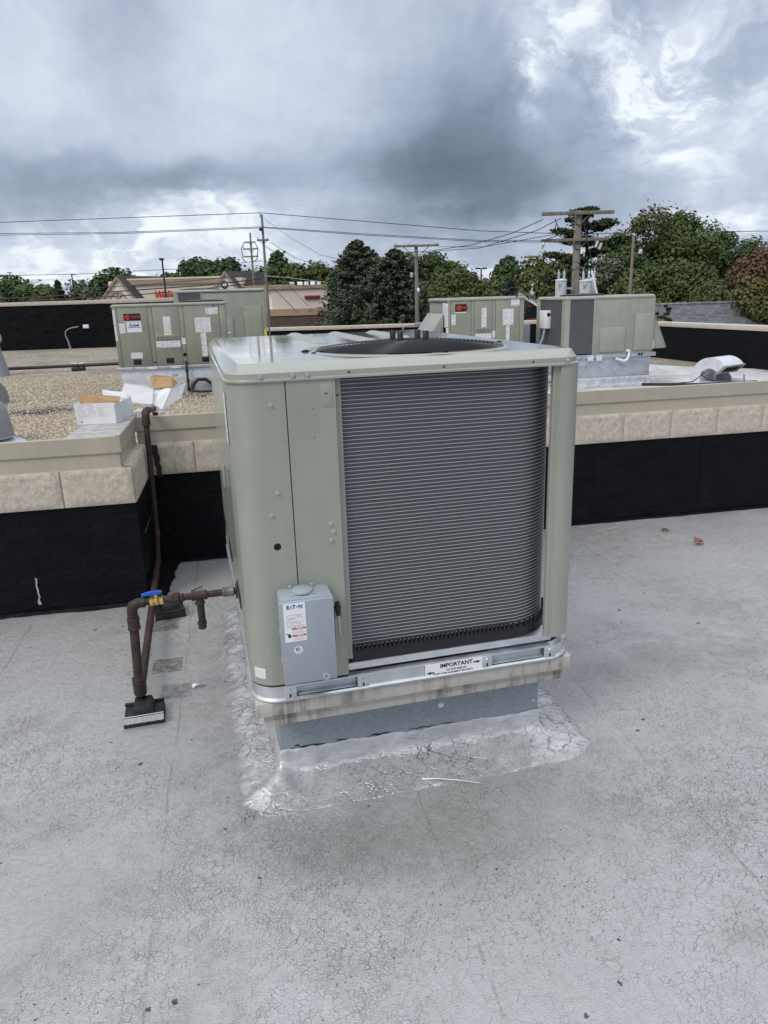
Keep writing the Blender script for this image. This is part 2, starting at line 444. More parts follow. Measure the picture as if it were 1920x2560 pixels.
    q.l.new(q.rng(fine, .3, .7, .31, .54), b.inputs['Roughness'])
    b.inputs['Metallic'].default_value = .36
    h = q.math('ADD', q.math('ADD', q.math('MULTIPLY', crack, -1.0), ridge), q.math('MULTIPLY', step, 1.2))
    n0 = q.bump(q.noise(q.vmath('ADD', oc, q.vmath('SCALE', wv, sc_=2.0)), 11, 4, .55, .4), .34, .014, q.bump(q.noise(oc, 2.6, 4, .5), .36, .03))
    n1_ = q.bump(q.noise(q.vmath('MULTIPLY', oc, (1, 1.8, 1)), 120, 5, .7), .62, .004, n0)
    q.l.new(q.bump(h, .85, .0030, n1_), b.inputs['Normal'])


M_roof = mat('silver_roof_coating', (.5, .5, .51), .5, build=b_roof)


def b_flash(q, b, oc):
    x, y, z = q.sep(oc)
    wv = q.vmath('SCALE', q.vmath('SUBTRACT', q.noise(oc, 8, 4, .6, col=True), (.5, .5, .5)), sc_=.12)
    p = q.vmath('ADD', oc, wv)
    e = q.vor(p, 11, 'DISTANCE_TO_EDGE'); e2 = q.vor(q.vmath('ADD', p, (3, 1, 0)), 26, 'DISTANCE_TO_EDGE')
    low = q.rng(z, .03, .06, 1, 0)
    zn = q.math('MULTIPLY', q.math('MULTIPLY', q.rng(q.noise(oc, 2.4, 3), .36, .58), q.rng(q.noise(oc, 14, 4, .7), .40, .60, .1, 1)), low)
    g = q.math('MULTIPLY', q.rng(e, 0, .05, 1, 0), zn); g2 = q.math('MULTIPLY', q.rng(e2, 0, .09, 1, 0), q.math('MULTIPLY', low, q.math('MULTIPLY', q.rng(q.noise(oc, 3.7, 3), .48, .64), .5)))
    n = q.noise(oc, 6, 6, .65)
    base = q.ramp(n, [(.3, (.44, .445, .45)), (.5, (.58, .585, .595)), (.7, (.72, .725, .74))])
    base = q.mix(q.math('MULTIPLY', low, q.rng(q.noise(oc, 3.1, 5, .7), .50, .68, 0, .38)), base, (.25, .25, .245))
    base = q.mix(q.math('MULTIPLY', q.rng(e, 0, .02, 1, 0), zn), base, (.03, .03, .03))
    base = q.mix(q.math('MULTIPLY', q.math('MULTIPLY', q.rng(e2, 0, .035, 1, 0), low), .6), base, (.05, .05, .05))
    base = q.mix(q.rng(z, .001, .0105, .85, 0), base, (.41, .414, .412))
    q.l.new(base, b.inputs['Base Color']); b.inputs['Metallic'].default_value = .45
    q.l.new(q.rng(n, .3, .7, .24, .42), b.inputs['Roughness'])
    lump = q.noise(q.vmath('MULTIPLY', oc, (1, 1, 2.6)), 17, 3, .5, .6)
    n0 = q.bump(lump, .55, .014); n1_ = q.bump(q.noise(oc, 110, 3), .12, .002, n0)
    q.l.new(q.bump(q.math('ADD', q.math('MULTIPLY', g, -1), q.math('MULTIPLY', g2, -.6)), .8, .006, n1_), b.inputs['Normal'])


M_flash = mat('silver_coated_flashing', (.55, .55, .56), .4, build=b_flash)


def b_tarwall(q, b, oc):
    n = q.noise(oc, 5, 6, .65)
    c = q.mix(q.rng(n, .35, .7), (.0032, .0036, .0050), (.0065, .0070, .0088))
    x, y, z = q.sep(oc)
    sp = q.rng(q.noise(oc, 75, 3, .7), .735, .76)
    low = q.rng(z, .02, .30, 1, .12)
    c = q.mix(q.math('MULTIPLY', q.math('MULTIPLY', sp, low), .6), c, (.30, .30, .29))
    q.l.new(c, b.inputs['Base Color']); q.l.new(q.rng(n, .3, .7, .42, .62), b.inputs['Roughness'])
    q.l.new(q.bump(q.noise(oc, 28, 5, .6), .7, .014, q.bump(q.noise(q.vmath('MULTIPLY', oc, (1, 1, 2.2)), 3.2, 4, .6), .6, .05)), b.inputs['Normal'])


M_tarwall = mat('black_tar_paint', (.008, .009, .011), .5, build=b_tarwall, spec=.12)


def b_block(q, b, oc):
    n = q.noise(oc, 34, 6, .68); n2 = q.noise(oc, 4, 3)
    c = q.ramp(n, [(.28, (.38, .33, .265)), (.45, (.54, .475, .395)), (.6, (.63, .57, .485)), (.75, (.72, .67, .59))])
    c = q.mix(q.rng(n2, .35, .65, 0, .22), c, (.40, .33, .27))
    q.l.new(c, b.inputs['Base Color'])
    q.l.new(q.bump(q.noise(oc, 60, 5, .68), .75, .010), b.inputs['Normal'])


M_block = mat('split_face_block', (.42, .38, .33), .92, build=b_block)
M_mortar = mat('mortar', (.50, .46, .40), .95, var=.2, vscale=30, bump=.5, bscale=90)
M_coping = mat('beige_coping_metal', (.445, .395, .315), .42, build=b_paint(.08))
M_coping2 = mat('tan_coping_metal', (.55, .49, .42), .5, build=b_paint(.12))
M_copetop = mat('weathered_coping_top', (.40, .39, .38), .55, .2, var=.25, vscale=14)


def b_gravel(q, b, oc):
    c = q.vor(oc, 38, out='Color'); r, g, bb = q.sep(c)
    d = q.vor(oc, 38)
    col = q.ramp(r, [(0, (.17, .145, .11)), (.4, (.30, .26, .20)), (.75, (.42, .37, .29)), (1, (.54, .50, .43))])
    big = q.noise(oc, .55, 5, .65)
    col = q.mix(q.rng(big, .44, .66, 0, .55), col, (.165, .15, .125))
    x, y, z = q.sep(oc)
    soil = q.math('MULTIPLY', q.rng(q.vmath('DISTANCE', q.vmath('MULTIPLY', oc, (1, 1.3, 0)), (-2.65, 11.2, 0)), .2, .75, 1, 0), 1.0)
    soil2 = q.math('MULTIPLY', q.rng(x, -1.3, -.9), q.rng(q.math('ABSOLUTE', q.math('SUBTRACT', y, 9.3)), .3, .8, 1, 0))
    col = q.mix(q.math('MULTIPLY', q.math('MAXIMUM', soil, soil2), q.rng(q.noise(oc, 7, 4, .7), .36, .52)), col, (.022, .02, .018))
    q.l.new(col, b.inputs['Base Color'])
    q.l.new(q.bump(q.rng(d, 0, .6, 1, 0), 1.0, .02), b.inputs['Normal'])


M_gravel = mat('roof_gravel', (.35, .3, .24), .95, build=b_gravel)


def b_peb(q, b, oc):
    r = q.add('ShaderNodeNewGeometry').outputs['Random Per Island']
    q.l.new(q.ramp(r, [(0, (.15, .12, .085)), (.3, (.30, .25, .18)), (.7, (.45, .385, .285)), (1, (.60, .54, .43))]), b.inputs['Base Color'])


M_peb = mat('pebbles', (.35, .3, .24), .9, build=b_peb)


def b_patch(q, b, oc):
    n = q.noise(oc, 2.2, 6, .68); n2 = q.noise(oc, 14, 5, .65)
    c = q.ramp(n, [(.3, (.33, .31, .27)), (.46, (.50, .50, .49)), (.62, (.64, .65, .66))])
    c = q.mix(q.rng(n2, .55, .7, 0, .45), c, (.30, .27, .22))
    q.l.new(c, b.inputs['Base Color']); q.l.new(q.bump(n2, .4, .01), b.inputs['Normal'])


M_patch = mat('silver_roof_patch', (.55, .55, .54), .5, build=b_patch)


def b_adapter(q, b, oc):
    st = q.noise(q.vmath('MULTIPLY', oc, (26, 26, 2.0)), 1.0, 5, .65); big = q.noise(oc, 3.0, 5, .6)
    m = q.math('MULTIPLY', q.rng(st, .42, .66), q.rng(big, .36, .60))
    x, y, z = q.sep(oc)
    c = q.mix(m, (.47, .445, .40), (.13, .105, .08))
    c = q.mix(q.rng(q.noise(oc, 40, 4), .35, .7, 0, .25), c, (.55, .54, .51))
    q.l.new(c, b.inputs['Base Color'])


M_adapter = mat('dirty_beige_metal', (.45, .42, .37), .55, build=b_adapter)
M_curb = mat('blue_grey_curb_metal', (.205, .245, .275), .5, .1, build=lambda q, b, oc: (q.l.new(q.mix(q.rng(q.noise(oc, 90, 4, .7), .35, .65), (.235, .275, .30), (.30, .34, .365)), b.inputs['Base Color'])))
M_tar = mat('wet_tar', (.008, .008, .009), .35, bump=.6, bscale=60, bdist=.01)
M_card = mat('brown_cardboard', (.40, .245, .125), .85, var=.12, vscale=12)
M_cardw = mat('white_cardboard', (.76, .77, .79), .7, var=.04, vscale=9)
M_cardg = mat('grey_printed_cardboard', (.42, .43, .44), .7, var=.15, vscale=14)
M_red = mat('red_print', (.62, .035, .02), .45)
M_blackp = mat('black_print', (.012, .012, .013), .5)
M_bluep = mat('blue_print', (.02, .10, .42), .5)
M_whitep = mat('white_label', (.80, .81, .82), .45)
M_pinkp = mat('pink_print', (.72, .25, .35), .5)
M_yellow = mat('yellow_paint', (.80, .60, .02), .45)
M_greyp = mat('grey_print', (.28, .28, .28), .5)


def print_mat(name, rows, cols=1, ink=(.12, .12, .13), tri=None, margin=.06, fill=.72):
    def f(q, b, oc):
        u, v, _ = q.sep(q.add('ShaderNodeTexCoord').outputs['UV'])
        cu = q.math('FRACT', q.math('MULTIPLY', u, cols)); ci = q.math('FLOOR', q.math('MULTIPLY', u, cols))
        rv = q.math('FRACT', q.math('MULTIPLY', v, rows)); ri = q.math('FLOOR', q.math('MULTIPLY', v, rows))
        line = q.math('MULTIPLY', q.math('GREATER_THAN', rv, .30), q.math('LESS_THAN', rv, .74))
        wn = q.add('ShaderNodeTexWhiteNoise', noise_dimensions='3D')
        q.l.new(q.comb(q.math('FLOOR', q.math('MULTIPLY', cu, 17)), ri, ci), wn.inputs['Vector'])
        wl = q.add('ShaderNodeTexWhiteNoise', noise_dimensions='2D'); q.l.new(q.comb(ri, ci, 0), wl.inputs['Vector'])
        ends = q.math('ADD', .42, q.math('MULTIPLY', wl.outputs[0], .55))
        tx = q.math('MULTIPLY', q.math('LESS_THAN', wn.outputs[0], fill), q.math('MULTIPLY', line, q.math('MULTIPLY', q.math('GREATER_THAN', cu, margin), q.math('LESS_THAN', cu, ends))))
        gap = q.math('GREATER_THAN', wl.outputs[0], .18)
        c = q.mix(q.math('MULTIPLY', q.math('MULTIPLY', tx, gap), .62), (.78, .79, .80), ink)
        if cols > 1: c = q.mix(q.math('MULTIPLY', q.math('LESS_THAN', cu, .035), .7), c, (.25, .25, .27))
        if tri:      # yellow warning bands
            band = q.math('MULTIPLY', q.math('GREATER_THAN', q.math('FRACT', q.math('MULTIPLY', v, tri)), .82), q.math('LESS_THAN', u, .38))
            c = q.mix(q.math('MULTIPLY', band, .85), c, (.72, .52, .08))
        q.l.new(c, b.inputs['Base Color'])
    return mat(name, (.8, .8, .8), .45, build=f)


M_lab = print_mat('printed_label', 16, 1)
M_lab3 = print_mat('printed_label_three_columns', 20, 3)
M_lab5 = print_mat('printed_label_five_columns', 9, 5)
M_labw = print_mat('printed_warning_label', 30, 1, tri=4)
M_labr = print_mat('printed_label_red_lines', 22, 1, ink=(.45, .12, .10))
M_labst = print_mat('printed_label_strip', 46, 1, fill=.8)
M_labs = print_mat('printed_small_label', 7, 1)


def leafmat(name, stops, sat=1.0):
    def f(q, b, oc):
        r = q.add('ShaderNodeNewGeometry').outputs['Random Per Island']
        n = q.noise(oc, .55, 3, .6)
        t = q.math('ADD', q.math('MULTIPLY', r, .62), q.math('MULTIPLY', q.rng(n, .3, .7), .38))
        q.l.new(q.ramp(t, stops), b.inputs['Base Color'])
        b.inputs['Transmission Weight'].default_value = 0
    return mat(name, (.06, .09, .03), .75, build=f, spec=.25)


def G(*c):
    m_ = [sum(q_[i_] for q_ in c[1:3]) / 2 for i_ in range(3)]
    return [(p_, tuple(1.42 * (x * .66 + y * .34) for x, y in zip(q_, m_))) for p_, q_ in zip((0, .4, .75, 1), c)]


L_dark = leafmat('dark_green_leaves', G((.014, .026, .012), (.030, .052, .020), (.050, .080, .028), (.085, .12, .045)))
L_mid = leafmat('mid_green_leaves', G((.018, .032, .010), (.042, .066, .020), (.072, .10, .030), (.12, .15, .05)))
L_olive = leafmat('olive_green_leaves', G((.018, .027, .010), (.044, .058, .019), (.072, .086, .028), (.12, .125, .045)))
L_yel = leafmat('yellowing_leaves', G((.022, .032, .010), (.056, .068, .020), (.092, .098, .030), (.145, .138, .05)))
L_red = leafmat('reddish_brown_leaves', G((.030, .026, .014), (.072, .048, .028), (.115, .068, .042), (.165, .110, .065)))
L_oran = leafmat('orange_and_green_leaves', G((.022, .030, .010), (.052, .060, .018), (.095, .080, .026), (.20, .10, .032)))
L_grey = leafmat('grey_green_leaves', G((.028, .038, .024), (.062, .078, .050), (.105, .125, .085), (.16, .18, .13)))
L_blue = leafmat('blue_spruce_needles', G((.022, .034, .030), (.044, .062, .056), (.074, .098, .090), (.12, .15, .14)))
L_spr = leafmat('spruce_needles', G((.020, .029, .018), (.042, .056, .034), (.068, .082, .050), (.105, .115, .070)))
L_pine = leafmat('pine_needles', G((.012, .022, .010), (.026, .044, .018), (.046, .068, .028), (.080, .105, .045)))
L_cone = leafmat('brown_cone_clusters', G((.05, .028, .014), (.10, .055, .026), (.15, .085, .04), (.2, .12, .06)))
M_bark = mat('bark', (.07, .055, .045), .9, var=.3, vscale=4)


def b_pole(q, b, oc):
    n = q.noise(q.vmath('MULTIPLY', oc, (9, 9, .5)), 1.0, 6, .65)
    q.l.new(q.ramp(n, [(.3, (.10, .088, .076)), (.5, (.20, .18, .155)), (.7, (.31, .285, .25))]), b.inputs['Base Color'])


M_pole = mat('weathered_wood_pole', (.2, .18, .15), .9, build=b_pole)
M_wire = mat('wire', (.02, .021, .024), .6)
M_ins = mat('porcelain', (.55, .57, .60), .25)
M_can = mat('transformer_grey_paint', (.60, .66, .68), .4, build=b_paint(.05))
M_stucco = mat('cream_stucco', (.70, .62, .52), .9, var=.05, vscale=.5)
M_stucco2 = mat('pale_cream_stucco', (.79, .73, .64), .9, var=.05, vscale=.5)  # gable stucco; also paints the lit look of the wing's side wall
M_trim = mat('tan_trim', (.36, .27, .20), .85, var=.08, vscale=.8)
M_shing = mat('dark_shingles', (.060, .055, .055), .9, build=lambda q, b, oc: q.l.new(q.mix(q.noise(oc, 5, 5, .7), (.035, .032, .032), (.095, .086, .084)), b.inputs['Base Color']))


def b_shg(q, b, oc):
    br = q.add('ShaderNodeTexBrick'); q.l.new(oc, br.inputs['Vector'])
    br.inputs['Scale'].default_value = 1.0; br.inputs['Brick Width'].default_value = .32; br.inputs['Row Height'].default_value = .16
    br.inputs['Mortar Size'].default_value = .012
    br.inputs['Color1'].default_value = (.115, .125, .14, 1); br.inputs['Color2'].default_value = (.19, .20, .215, 1); br.inputs['Mortar'].default_value = (.05, .05, .055, 1)
    q.l.new(br.outputs[0], b.inputs['Base Color'])


M_shingles_grey = mat('grey_shingles', (.15, .16, .17), .9, build=b_shg)


def b_brick(q, b, oc):
    br = q.add('ShaderNodeTexBrick')
    x, y, z = q.sep(oc); q.l.new(q.comb(q.math('ADD', x, y), z, 0), br.inputs['Vector'])
    br.inputs['Scale'].default_value = 1.0; br.inputs['Brick Width'].default_value = .42; br.inputs['Row Height'].default_value = .15; br.inputs['Mortar Size'].default_value = .012
    base = b.inputs['Base Color'].default_value
    br.inputs['Color1'].default_value = base; br.inputs['Color2'].default_value = (base[0] * .7, base[1] * .68, base[2] * .65, 1); br.inputs['Mortar'].default_value = (.16, .13, .115, 1)
    q.l.new(br.outputs[0], b.inputs['Base Color'])


M_brick_d = mat('dark_brown_brick', (.115, .070, .055), .9, build=b_brick)
M_brick_r = mat('red_brick', (.25, .095, .06), .9, build=b_brick)
M_ground = mat('distant_ground', (.07, .075, .05), .95, var=.4, vscale=.05)
M_glass_d = mat('dark_window_glass', (.02, .024, .03), .1)
M_leaf = mat('fallen_leaf', (.28, .10, .03), .7, var=.3, vscale=60)
M_conduit = mat('grey_conduit', (.30, .31, .32), .5, .4)
M_ventgrey = mat('grey_painted_vent_metal', (.30, .325, .335), .45, .25, build=b_paint(.12))
M_ventsilver = mat('silver_vent_metal', (.72, .75, .79), .40, .25, var=.10, vscale=7)
M_clear = mat('pvc_white', (.82, .82, .80), .35)

# ================================================================== SETTING
from mathutils import noise as mn
ZU = 0.40            # upper roof level
YW, YJ, XJ = 2.838, 2.112, -0.6225
ZC, ZL, ZB, ZK = 1.065, .968, .879, .6565


def sheet(name, poly, z, mt, kind='structure'):
    o = part(name, MB().face(*[(x, y, z) for x, y in poly]), mt, smooth=0)
    return tag(o, kind=kind)


g = MB(); R_ = 3000
g.face((-R_, -R_, -4.6), (R_, -R_, -4.6), (R_, R_, -4.6), (-R_, R_, -4.6))
tag(part('ground', g, M_ground, smooth=0), kind='structure')
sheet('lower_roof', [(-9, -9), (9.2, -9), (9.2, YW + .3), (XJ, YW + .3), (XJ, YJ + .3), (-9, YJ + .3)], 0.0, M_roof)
sheet('upper_roof', [(-16, YJ + .2), (XJ, YJ + .2), (XJ, YW + .2), (9.3, YW + .2), (8.87, 8.8), (8.45, 14.8), (.6, 17.0), (-1.0, 24.4), (-16, 26.0)], ZU, M_gravel)
# silver coated area of the upper roof, ragged edge
edge = []
for (x0, y0), (x1, y1) in zip([(2.6, 3.05), (9.2, 3.05), (8.9, 9.0), (8.05, 9.95), (7.7, 10.9), (6.9, 11.4), (2.6, 11.5)], [(9.2, 3.05), (8.9, 9.0), (8.05, 9.95), (7.7, 10.9), (6.9, 11.4), (2.6, 11.5), (2.6, 3.05)]):
    for i in range(12):
        t = i / 12; edge.append((x0 + (x1 - x0) * t + random.uniform(-.05, .05), y0 + (y1 - y0) * t + random.uniform(-.05, .05)))
sheet('roof_coating_patch', edge, ZU + .004, M_patch)
# tar apron on the lower roof along the jog wall
ap = [(XJ - .01, YJ - .03), (XJ + .10, YJ - .04)]
for i in range(61):
    t = i / 60; y = YJ + (YW - .02 - YJ) * t; ap.append((-.535 + .06 * t + .030 * mn.noise((t * 3, 0, 5)) + .016 * mn.noise((t * 14, 0, 2)) + .006 * mn.noise((t * 50, 0, 2)), y))
ap += [(-.50, YW + .02), (XJ - .01, YW + .02)]
sheet('tar_apron', ap, .004, M_tar)

# gravel on the upper roof
NPB = 84000
yy = 5.6 + 8.4 * rng.random(NPB) ** 1.35
xx = -.42 * yy - .6 + (.42 * yy + 1.1 + .09 * yy) * rng.random(NPB)
msk = ~((xx > -1.86) & (xx < .1) & (yy > 9.93))
px = np.array([mn.noise((x * .9, y * .9, 3.1)) for x, y in zip(xx, yy)])
d1 = np.hypot(xx + 2.55, (yy - 8.6) * 1.1); msk &= ~((d1 < .55) & (rng.random(NPB) < .78)); msk &= ~((yy > 9.2) & (yy < 9.9) & (xx > -1.2) & (rng.random(NPB) < .55))
xx, yy = xx[msk], yy[msk]; nb = len(xx)
octa = np.array([(1, 0, 0), (0, 1, 0), (-1, 0, 0), (0, -1, 0), (0, 0, .75), (0, 0, -.5)], 'f')
of = np.array([(0, 1, 4), (1, 2, 4), (2, 3, 4), (3, 0, 4)], 'i')
sz = (.0065 + .0085 * rng.random(nb))[:, None, None] * (.7 + .6 * rng.random((nb, 1, 3)))
an = rng.random(nb) * 6.28; ca, sa = np.cos(an), np.sin(an)
V = octa[None] * sz; V = V + (rng.random((nb, 6, 3)) - .5) * .006
V2 = V.copy(); V2[:, :, 0] = V[:, :, 0] * ca[:, None] - V[:, :, 1] * sa[:, None]; V2[:, :, 1] = V[:, :, 0] * sa[:, None] + V[:, :, 1] * ca[:, None]
V2[:, :, 0] += xx[:, None]; V2[:, :, 1] += yy[:, None]; V2[:, :, 2] += ZU + .006
F = (of[None] + (np.arange(nb) * 6)[:, None, None]).reshape(-1, 3)


def fast_mesh(name, V, F, mt):
    V = np.ascontiguousarray(V, 'f').reshape(-1, 3); k_ = F.shape[1]; nF = len(F)
    me = bpy.data.meshes.new(name); me.vertices.add(len(V)); me.vertices.foreach_set('co', V.ravel())
    me.loops.add(nF * k_); me.loops.foreach_set('vertex_index', np.ascontiguousarray(F, 'i').ravel())
    me.polygons.add(nF); me.polygons.foreach_set('loop_start', np.arange(nF, dtype='i') * k_)
    me.update(calc_edges=True); me.materials.append(mt)
    return me


tag(part('gravel', fast_mesh('gravel', V2, F, M_peb), None), kind='stuff')

# ------------------------------------------------------------------ step wall between the roofs
wall = thing('step_wall', 'black tarred wall with split-face block course and beige coping behind the large unit', 'wall', (0, YW, 0))
oy = YW
b = MB()
b.box(XJ + .012, YW - oy + .012, -.02, 9.2, YW - oy + .20, ZB)
b.box(-9, YJ - oy + .012, -.02, XJ - .002, YJ - oy + .30, ZB); b.box(XJ - .30, YJ - oy + .30, -.02, XJ - .002, YW - oy + .012, ZB)
part('wall_body', b, M_tarwall, wall, smooth=0)
for i, (x, yb, h) in enumerate([(-3.1, YJ - oy, ZK), (-2.05, YJ - oy, ZK), (-1.02, YJ - oy, ZK), (1.75, 0, ZK), (2.72, 0, ZK), (3.66, 0, ZK), (4.6, 0, ZK)]):
    A, B_, C_ = [], [], []
    for j in range(26):
        z = .01 + (h - .02) * j / 25; o_ = .010 * mn.noise((x * 7, z * 7, 1)) + .004 * mn.noise((x * 7, z * 30, 1))
        A.append((x + o_, yb + .0115, z)); B_.append((x + .004 + o_, yb + .0075, z)); C_.append((x + .11 + o_ * .4, yb + .0108, z))
    part('membrane_lap', MB().rings([A, B_, C_], False), M_tarwall, wall, smooth=20)
# curled tar skirt where the black paint meets the roof
sk = MB()


def ragged(pts, z0, z1, out):
    for (x0, y0, nx, ny), (x1, y1, _, _) in zip(pts[:-1], pts[1:]):
        n_ = max(2, int(math.hypot(x1 - x0, y1 - y0) / .04)); A = []; B_ = []
        for i in range(n_ + 1):
            t = i / n_; x = x0 + (x1 - x0) * t; y = y0 + (y1 - y0) * t; o = out * (.3 + 1.2 * abs(mn.noise((x * 5, y * 5, 2))))
            A.append((x + nx * .006, y + ny * .006, z1)); B_.append((x + nx * o, y + ny * o, z0))
        sk.rings([B_, A], False)


ragged([(-9, YJ - oy, 0, -1), (XJ, YJ - oy, 0, -1)], .004, .022, .03); ragged([(XJ + .02, YW - oy, 0, -1), (9.2, YW - oy, 0, -1)], .004, .022, .03)
part('tar_skirt', sk, M_tarwall, wall)


def block_mesh(L, H, axis, seed, T=.06):
    nx, ny = 22, 12
    m = MB()

    def fn(u, v):
        e = min(u, 1 - u) * L; e2 = min(v, 1 - v) * H
        rim = min(1, min(e, e2) / .008)
        q = Vector((u * L, v * H, seed * 3.7))
        d = (.5 + .5 * mn.fractal(q * 22, 1.0, 2.1, 4)) * .010 + (.5 + .5 * mn.noise(q * 6)) * .004
        return (u * L, -(.004 + rim * d), v * H)
    m.grid(nx, ny, fn)
    m.box(.0005, -.0035, .0005, L - .0005, T, H - .0005)
    if axis == 'x':      # right facing return block
        m.v = [(-y, x, z) for x, y, z in m.v]
    return mesh('block', m, M_block, smooth=60)


bm_full = [block_mesh(.396, ZB - ZK - .002, 'y', s) for s in range(6)]
i0 = -9
for i in range(i0, 16):
    x0 = 2.9488 + .406 * i; x1 = x0 + .406
    if x1 <= XJ + .05 or x0 > 6: continue
    if x0 < XJ:
        part('block', block_mesh(x1 - .005 - XJ - .03, ZB - ZK - .002, 'y', i), None, wall, loc=(XJ + .03, 0, ZK))
    else:
        part('block', bm_full[i % 6], None, wall, loc=(x0 + .005, .002, ZK))
for i in range(8):
    part('block', bm_full[(i * 5 + 2) % 6], None, wall, loc=(XJ - .406 * (i + 1) + .008, YJ - oy, ZK))
for i in range(2):
    part('block', block_mesh(.352, ZB - ZK - .002, 'x', 20 + i), None, wall, loc=(XJ, YJ - oy + .008 + .362 * i, ZK))
mj = MB()
for i in range(i0, 16):
    x0 = 2.9488 + .406 * i
    if XJ < x0 < 6: mj.box(x0 - .0052, .003, ZK, x0 + .0052, .03, ZB - .002)
for i in range(1, 8): mj.box(XJ - .406 * i - .0032, YJ - oy + .003, ZK, XJ - .406 * i + .0092, YJ - oy + .03, ZB - .002)
part('mortar', mj, M_mortar, wall, smooth=0)
dr = MB()
L_, R2 = [], []
for i in range(16):
    z = .873 - i * .0150; c = -.562 + .0014 * i + .004 * math.sin(i * 1.3); w_ = .017 + .005 * random.random()
    L_.append((c - w_, -.036, z)); R2.append((c + w_, -.036, z))
dr.rings([L_, R2], False)
part('tar_drip', dr, M_tar, wall, smooth=0)


dp = MB(); A, B_ = [], []
for i in range(14):
    z = .235 - i * .0135; c = -1.255 + .010 * mn.noise((z * 30, 1, 1)); w_ = .004 + (.014 if i > 8 else .004) * abs(mn.noise((z * 60, 3, 1)))
    A.append((c - w_, YJ - oy + .0085, z)); B_.append((c + w_, YJ - oy + .0085, z))
dp.rings([A, B_], False)
part('paint_drip', dp, M_copetop, wall, smooth=0)


def coping(name, run, parent, inward):
    """two-step metal coping along a run of (x, y, nx, ny); fascia faces outward, top slopes inward"""
    top = MB(); top.sweep(run, [(-.012, ZL - .006), (-.004, ZL - .006), (.0, ZL), (.0, ZC - .004), (-.004, ZC), (-.02, ZC), (-inward, ZC - .2 * inward)])
    part('coping_cap', top, M_coping, parent, smooth=30)
    low = MB(); low.sweep(run, [(-.022, ZB - .002), (-.008, ZB - .012), (-.0065, ZB - .010), (-.010, ZB + .012), (-.010, ZL + .012)])
    part('coping_skirt', low, M_coping, parent, smooth=30)


XC = -.668
coping('c', [(XC, .0, 0, -1), (9.2, .0, 0, -1)], wall, .22)
coping('c', [(-9, YJ - oy, 0, -1), (XC, YJ - oy, 0, -1)], wall, .22)
coping('c', [(XC, YJ - oy, 1, 0), (XC, .0, 1, 0)], wall, .02)
part('block_ledge', MB().box(XC - .02, YJ - oy + .02, ZB - .004, XJ - .001, .004, ZB + .003), M_block, wall, smooth=0)
tp = MB(); tp.box(XC - .30, YJ - oy + .012, ZC - .02, XC - .004, .16, ZC + .002)
part('coping_top', tp, M_copetop, wall, bevel=.003)
for (x, y, z) in ((XC + .001, YJ - oy + .03, ZC - .02), (XC + .03, -.002, ZC - .012), (XC + .03, -.012, ZB + .02)):
    part('screw', MB().lathe([(0, .004), (.005, .004), (.006, 0)], (x, y, z), (0, -1, 0), 8, False), M_bolt, wall)

# ------------------------------------------------------------------ far parapets
def parapet(name, label, pts, ztop, capz=.10, d=.28):
    t = thing(name, label, 'wall', (pts[0][0], pts[0][1], 0))
    bw, cw = MB(), MB()
    segs = []
    for (x0, y0), (x1, y1) in zip(pts[:-1], pts[1:]):
        L = math.hypot(x1 - x0, y1 - y0); a = math.atan2(y1 - y0, x1 - x0)
        M = Matrix.Translation((x0 - pts[0][0], y0 - pts[0][1], 0)) @ Matrix.Rotation(a, 4, 'Z')
        bw.box(-.01, 0, ZU - .3, L + .01, d, ztop - capz, M)
        n_ = max(1, round(L / 3.0))
        for i in range(n_):
            c = MB(); c.box(L * i / n_ + .002, -.03, ztop - capz + .002 + .004 * (i % 2), L * (i + 1) / n_ - .002 + .006, d + .02, ztop + .003 * (i % 2), M)
            segs.append(c)
    part('wall_body', bw, M_tarwall, t, smooth=0)
    for c in segs: part('coping_cap', c, M_coping2, t, bevel=.008)
    return t


parapet('parapet_wall', 'tall black parapet wall with tan coping at the far left edge of the gravel roof', [(-16, 25.95), (-7.7, 25.05), (-1.2, 24.33)], 1.965, .125)
parapet('parapet_wall', 'low black parapet with tan coping in front of the spruce trees', [(.45, 17.02), (8.45, 14.80)], 1.12, .085)
parapet('parapet_wall', 'black parapet wall with tan coping running along the right edge beside the shingle roof', [(8.45, 14.80), (8.86, 8.8), (9.27, 2.9)], 1.12, .085)

# ================================================================== MAIN UNIT
W, L = 1.235, 1.92
TH = .0565
Z0, Z1, ZR, ZT = .425, .488, 1.553, 1.608


def arc(cx, cy, r, a0, a1, n=8):
    return [(cx + r * math.cos(math.radians(a0 + (a1 - a0) * i / n)), cy + r * math.sin(math.radians(a0 + (a1 - a0) * i / n)), math.cos(math.radians(a0 + (a1 - a0) * i / n)), math.sin(math.radians(a0 + (a1 - a0) * i / n))) for i in range(n + 1)]


def rrect(x0, y0, x1, y1, r, n=8):
    return arc(x0 + r, y0 + r, r, 180, 270, n) + arc(x1 - r, y0 + r, r, 270, 360, n) + arc(x1 - r, y1 - r, r, 0, 90, n) + arc(x0 + r, y1 - r, r, 90, 180, n)


def Lx(y): return (0, y, -1, 0)


main = thing('rooftop_unit', 'large sage green rooftop air conditioner with exposed ribbed coil on silver roof', 'air conditioner', (0, 0, 0), TH, 'packaged rooftop units')
U_ = main
# cap
capm = MB()
R_out = .092


def cring(ins, r, z): return [(x, y, z) for x, y, _, _ in rrect(-.006 + ins, -.006 + ins, W + .006 - ins, L + .006 - ins, max(r, .004), 8)]


